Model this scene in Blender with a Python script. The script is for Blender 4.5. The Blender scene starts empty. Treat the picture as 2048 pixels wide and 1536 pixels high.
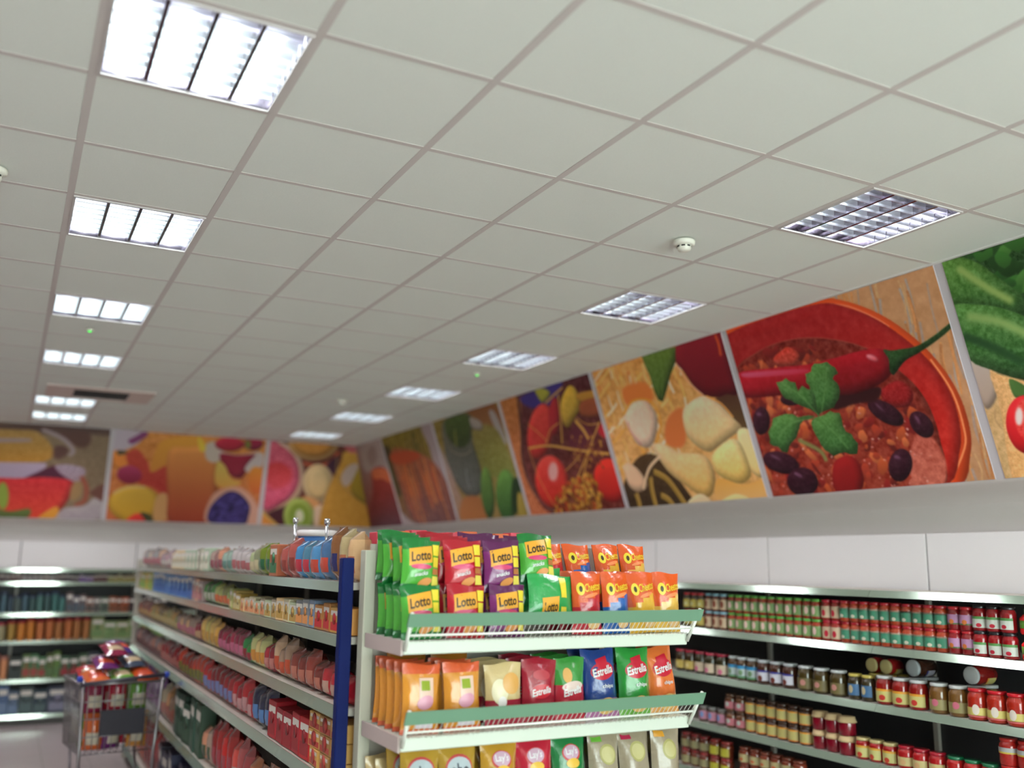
import bpy, math, random
import numpy as np
from mathutils import Matrix, Vector
R = random.Random(11)
SC = bpy.context.scene
COL = SC.collection

# ------------------------------------------------------------------ camera, world, light, exposure
H_CAM, H_CEIL = 1.916, 3.5
YAW, PITCH, ROLL = 0.48433, 0.18637, 0.01183
FPX = 1888.14
f_ = Vector((math.sin(YAW)*math.cos(PITCH), math.cos(YAW)*math.cos(PITCH), math.sin(PITCH)))
r0 = Vector((math.cos(YAW), -math.sin(YAW), 0)); u0 = r0.cross(f_)
r_ = math.cos(ROLL)*r0 + math.sin(ROLL)*u0; u_ = -math.sin(ROLL)*r0 + math.cos(ROLL)*u0
cam_d = bpy.data.cameras.new('camera'); cam = bpy.data.objects.new('camera', cam_d); COL.objects.link(cam)
M = Matrix((( r_[0], u_[0], -f_[0], -0.1041), (r_[1], u_[1], -f_[1], -2.0270), (r_[2], u_[2], -f_[2], H_CAM), (0, 0, 0, 1)))
cam.matrix_world = M
cam_d.sensor_width = 36; cam_d.lens = FPX/2048*36; cam_d.clip_end = 60; cam_d.clip_start = 0.05
cam_d.dof.use_dof = True; cam_d.dof.focus_distance = 4.2; cam_d.dof.aperture_fstop = 0.9
SC.camera = cam
W = bpy.data.worlds.new('daylight'); SC.world = W; W.use_nodes = True
W.node_tree.nodes['Background'].inputs[0].default_value = (0.84, 1.0, 0.96, 1); W.node_tree.nodes['Background'].inputs[1].default_value = 10.0
SC.view_settings.view_transform = 'Standard'; SC.view_settings.look = 'None'; SC.view_settings.gamma = 1
SC.view_settings.use_curve_mapping = False; SC.view_settings.exposure = 0.12
SC.cycles.max_bounces = 7; SC.cycles.diffuse_bounces = 4; SC.cycles.glossy_bounces = 4; SC.cycles.sample_clamp_indirect = 8
SC.cycles.caustics_reflective = True; SC.cycles.use_denoising = True
TUBE_W = 50.0          # emission of the fluorescent tubes
PANEL_W = 7.5         # watts of each area lamp, in a luminaire or added out of view
TILE = 0.6
LX, LY, LN = [0, 5], [[1, 4, 7, 10, 14, 16], [1, 4, 7, 10, 13, 16]], []
def lum_lamp(x, y, p=PANEL_W):
    L = bpy.data.lights.new('luminaire_or_added_lamp', 'AREA'); L.shape = 'SQUARE'; L.size = 0.52; L.energy = p; L.color = (1.0, 0.87, 0.96); L.spread = math.radians(140)
    o = bpy.data.objects.new('luminaire_or_added_lamp', L); COL.objects.link(o); o.location = (x, y, H_CEIL-0.012); o['kind'] = 'helper'; return o
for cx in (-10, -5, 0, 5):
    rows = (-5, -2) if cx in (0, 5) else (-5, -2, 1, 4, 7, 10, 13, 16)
    for ry in rows: lum_lamp((cx+.5)*TILE, (ry+.5)*TILE, PANEL_W*1.0)  # added lamps out of view, without fixtures, for their light alone
for i in (0, 1):
    for ry in LY[i]: lum_lamp((LX[i]+.5)*TILE, (ry+.5)*TILE)

# ------------------------------------------------------------------ helpers
def lin(c):
    c = c/255.0
    return c/12.92 if c <= 0.04045 else ((c+0.055)/1.055)**2.4
_m = {}
def mat(rgb, rough=0.5, metal=0.0, noise=0.0, scale=30.0, bump=0.0, coat=0.0, emit=0.0, gain=1.0, spec=0.5, alpha=1.0):
    key = (tuple(rgb), rough, metal, noise, scale, bump, coat, emit, gain, spec, alpha)
    if key in _m: return _m[key]
    m = bpy.data.materials.new('mat_%d' % len(_m)); m.use_nodes = True; nt = m.node_tree; b = nt.nodes['Principled BSDF']
    c = [min(0.95, lin(v)*gain) for v in rgb] + [1]
    b.inputs['Base Color'].default_value = c; b.inputs['Roughness'].default_value = rough; b.inputs['Metallic'].default_value = metal
    b.inputs['Coat Weight'].default_value = coat; b.inputs['Specular IOR Level'].default_value = spec
    if alpha < 1: b.inputs['Alpha'].default_value = alpha
    if emit: b.inputs['Emission Color'].default_value = c; b.inputs['Emission Strength'].default_value = emit
    if noise or bump:
        tc = nt.nodes.new('ShaderNodeTexCoord'); n = nt.nodes.new('ShaderNodeTexNoise'); n.inputs['Scale'].default_value = scale; n.inputs['Detail'].default_value = 3
        nt.links.new(tc.outputs['Object'], n.inputs['Vector'])
        if noise:
            mx = nt.nodes.new('ShaderNodeMix'); mx.data_type = 'RGBA'
            mx.inputs[6].default_value = [v*(1-noise) for v in c[:3]]+[1]; mx.inputs[7].default_value = [min(0.97, v*(1+noise)) for v in c[:3]]+[1]
            nt.links.new(n.outputs['Fac'], mx.inputs[0]); nt.links.new(mx.outputs[2], b.inputs['Base Color'])
        if bump:
            bp = nt.nodes.new('ShaderNodeBump'); bp.inputs['Strength'].default_value = bump; bp.inputs['Distance'].default_value = 0.01
            nt.links.new(n.outputs['Fac'], bp.inputs['Height']); nt.links.new(bp.outputs['Normal'], b.inputs['Normal'])
    _m[key] = m; return m
G = 0.95                                   # photo colour (as printed under this light) -> surface colour
def pk(rgb, rough=0.45): return mat(rgb, rough, gain=G)              # printed packaging
def foil(rgb): return mat(rgb, 0.22, noise=0.08, scale=25, bump=0.4, gain=.78, coat=0.4)
WHITE = mat((225, 222, 218), 0.45); CREAM = mat((190, 184, 172), 0.4); DARK = mat((52, 52, 54), 0.5)
CHROME = mat((205, 208, 212), 0.12, 1.0); RAIL = mat((160, 178, 160), 0.15, 0.6); GREENRAIL = mat((106, 144, 118), 0.45)

class MB:
    def __init__(s): s.v = []; s.f = []; s.mi = []; s.sm = []; s.mats = []
    def m(s, mt):
        if mt not in s.mats: s.mats.append(mt)
        return s.mats.index(mt)
    def add(s, vs, fs, mt, smooth=False):
        o = len(s.v); s.v += [tuple(p) for p in vs]; k = s.m(mt)
        for f in fs: s.f.append([i+o for i in f]); s.mi.append(k); s.sm.append(smooth)
        return s
    def box(s, x0, x1, y0, y1, z0, z1, mt, ch=0.0):
        if ch <= 0:
            v = [(x, y, z) for z in (z0, z1) for y in (y0, y1) for x in (x0, x1)]
            return s.add(v, [(0, 2, 3, 1), (4, 5, 7, 6), (0, 1, 5, 4), (2, 6, 7, 3), (0, 4, 6, 2), (1, 3, 7, 5)], mt)
        # chamfered box: three nested rings
        v = []; c = ch
        for sx, sy, sz in [(a, b, d) for a in (0, 1) for b in (0, 1) for d in (0, 1)]:
            X, Y, Z = (x0, x1)[sx], (y0, y1)[sy], (z0, z1)[sz]; dx, dy, dz = c*(1-2*sx), c*(1-2*sy), c*(1-2*sz)
            v += [(X, Y+dy, Z+dz), (X+dx, Y, Z+dz), (X+dx, Y+dy, Z)]
        I = lambda a, b, d, k: (a*4+b*2+d)*3+k
        fs = [[I(0,0,0,0), I(0,0,1,0), I(0,1,1,0), I(0,1,0,0)], [I(1,0,0,0), I(1,1,0,0), I(1,1,1,0), I(1,0,1,0)],
              [I(0,0,0,1), I(1,0,0,1), I(1,0,1,1), I(0,0,1,1)], [I(0,1,0,1), I(0,1,1,1), I(1,1,1,1), I(1,1,0,1)],
              [I(0,0,0,2), I(0,1,0,2), I(1,1,0,2), I(1,0,0,2)], [I(0,0,1,2), I(1,0,1,2), I(1,1,1,2), I(0,1,1,2)]]
        for a in (0, 1):
            for b in (0, 1):
                fs += [[I(a,b,0,0), I(a,b,1,0), I(a,b,1,1), I(a,b,0,1)], [I(a,0,b,0), I(a,0,b,2), I(a,1,b,2), I(a,1,b,0)], [I(0,a,b,1), I(0,a,b,2), I(1,a,b,2), I(1,a,b,1)]]
                for d in (0, 1): fs.append([I(a,b,d,0), I(a,b,d,1), I(a,b,d,2)])
        return s.add(v, fs, mt)
    def lathe(s, prof, mt, n=16, cx=0, cy=0, axis='z', smooth=True):
        v = []
        for (r, z) in prof:
            for i in range(n):
                a = 2*math.pi*i/n; x, y = r*math.cos(a), r*math.sin(a)
                v.append((cx+x, cy+y, z) if axis == 'z' else ((z, cx+x, cy+y) if axis == 'x' else (cx+x, z, cy+y)))
        fs = []
        for k in range(len(prof)-1):
            for i in range(n): j = (i+1) % n; fs.append((k*n+i, k*n+j, (k+1)*n+j, (k+1)*n+i))
        if prof[0][0] > 0: fs.append(tuple(range(n-1, -1, -1)))
        if prof[-1][0] > 0: fs.append(tuple((len(prof)-1)*n+i for i in range(n)))
        return s.add(v, fs, mt, smooth)
    def tube(s, pts, r, mt, n=6):
        pts = [Vector(p) for p in pts]; v = []
        for k, p in enumerate(pts):
            d = (pts[min(k+1, len(pts)-1)]-pts[max(k-1, 0)]).normalized()
            a = d.orthogonal().normalized() if abs(d.z) > .95 else d.cross(Vector((0, 0, 1))).normalized(); b = d.cross(a)
            for i in range(n): t = 2*math.pi*i/n; v.append(p+a*r*math.cos(t)+b*r*math.sin(t))
        fs = [(k*n+i, k*n+(i+1) % n, (k+1)*n+(i+1) % n, (k+1)*n+i) for k in range(len(pts)-1) for i in range(n)]
        fs += [tuple(range(n-1, -1, -1)), tuple((len(pts)-1)*n+i for i in range(n))]
        return s.add(v, fs, mt, True)
    def mesh(s, name='m'):
        me = bpy.data.meshes.new(name); me.from_pydata(s.v, [], s.f)
        for m_ in s.mats: me.materials.append(m_)
        me.polygons.foreach_set('material_index', s.mi); me.polygons.foreach_set('use_smooth', s.sm)
        me.update(); return me
def obj(name, me, parent=None, loc=(0, 0, 0), rot=None, **kw):
    if isinstance(me, MB): me = me.mesh(name)
    o = bpy.data.objects.new(name, me); COL.objects.link(o); o.location = loc
    if rot: o.rotation_euler = rot
    if parent is not None: o.parent = parent
    for k, v in kw.items(): o[k] = v
    return o
LABELS = {}
def thing(name, label, cat, loc=(0, 0, 0), rot=(0, 0, 0), group=None, me=None):
    if isinstance(me, MB): me = me.mesh(name)
    o = bpy.data.objects.new(name, me); COL.objects.link(o); o.location = loc; o.rotation_euler = rot
    o['label'] = label; o['category'] = cat
    if group: o['group'] = group
    LABELS.setdefault(label, []).append(o.name); return o
def struct(name, me, **kw): return obj(name, me, kind='structure', **kw)
ORD = ['first', 'second', 'third', 'fourth', 'fifth', 'sixth', 'seventh', 'eighth', 'ninth', 'tenth', 'eleventh', 'twelfth']
def od(i): return ORD[i] if i < 12 else '%d%s' % (i+1, {1: 'st', 2: 'nd', 3: 'rd'}.get((i+1) % 10 if (i+1) % 100 not in (11, 12, 13) else 0, 'th'))
def build(proto, root):                    # proto: list of (name, mesh, [children])
    for nm, me, ch in proto:
        p = obj(nm, me, root)
        for cn, cm in ch: obj(cn, cm, p)
_txt = {}
def text_mesh(s, bold=0.0):
    if s in _txt: return _txt[s]
    cu = bpy.data.curves.new('t', 'FONT'); cu.body = s; cu.size = 1; cu.offset = bold; cu.resolution_u = 2
    o = bpy.data.objects.new('t', cu); COL.objects.link(o); dg = bpy.context.evaluated_depsgraph_get()
    me = bpy.data.meshes.new_from_object(o.evaluated_get(dg)); v = np.array([p.co[:] for p in me.vertices]); fs = [tuple(p.vertices) for p in me.polygons]
    bpy.data.objects.remove(o); bpy.data.meshes.remove(me)
    v[:, 0] -= v[:, 0].min(); w = v[:, 0].max(); v[:, 1] -= v[:, 1].min(); h = v[:, 1].max()
    _txt[s] = (v[:, :2]/[w, h], fs); return _txt[s]

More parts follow.
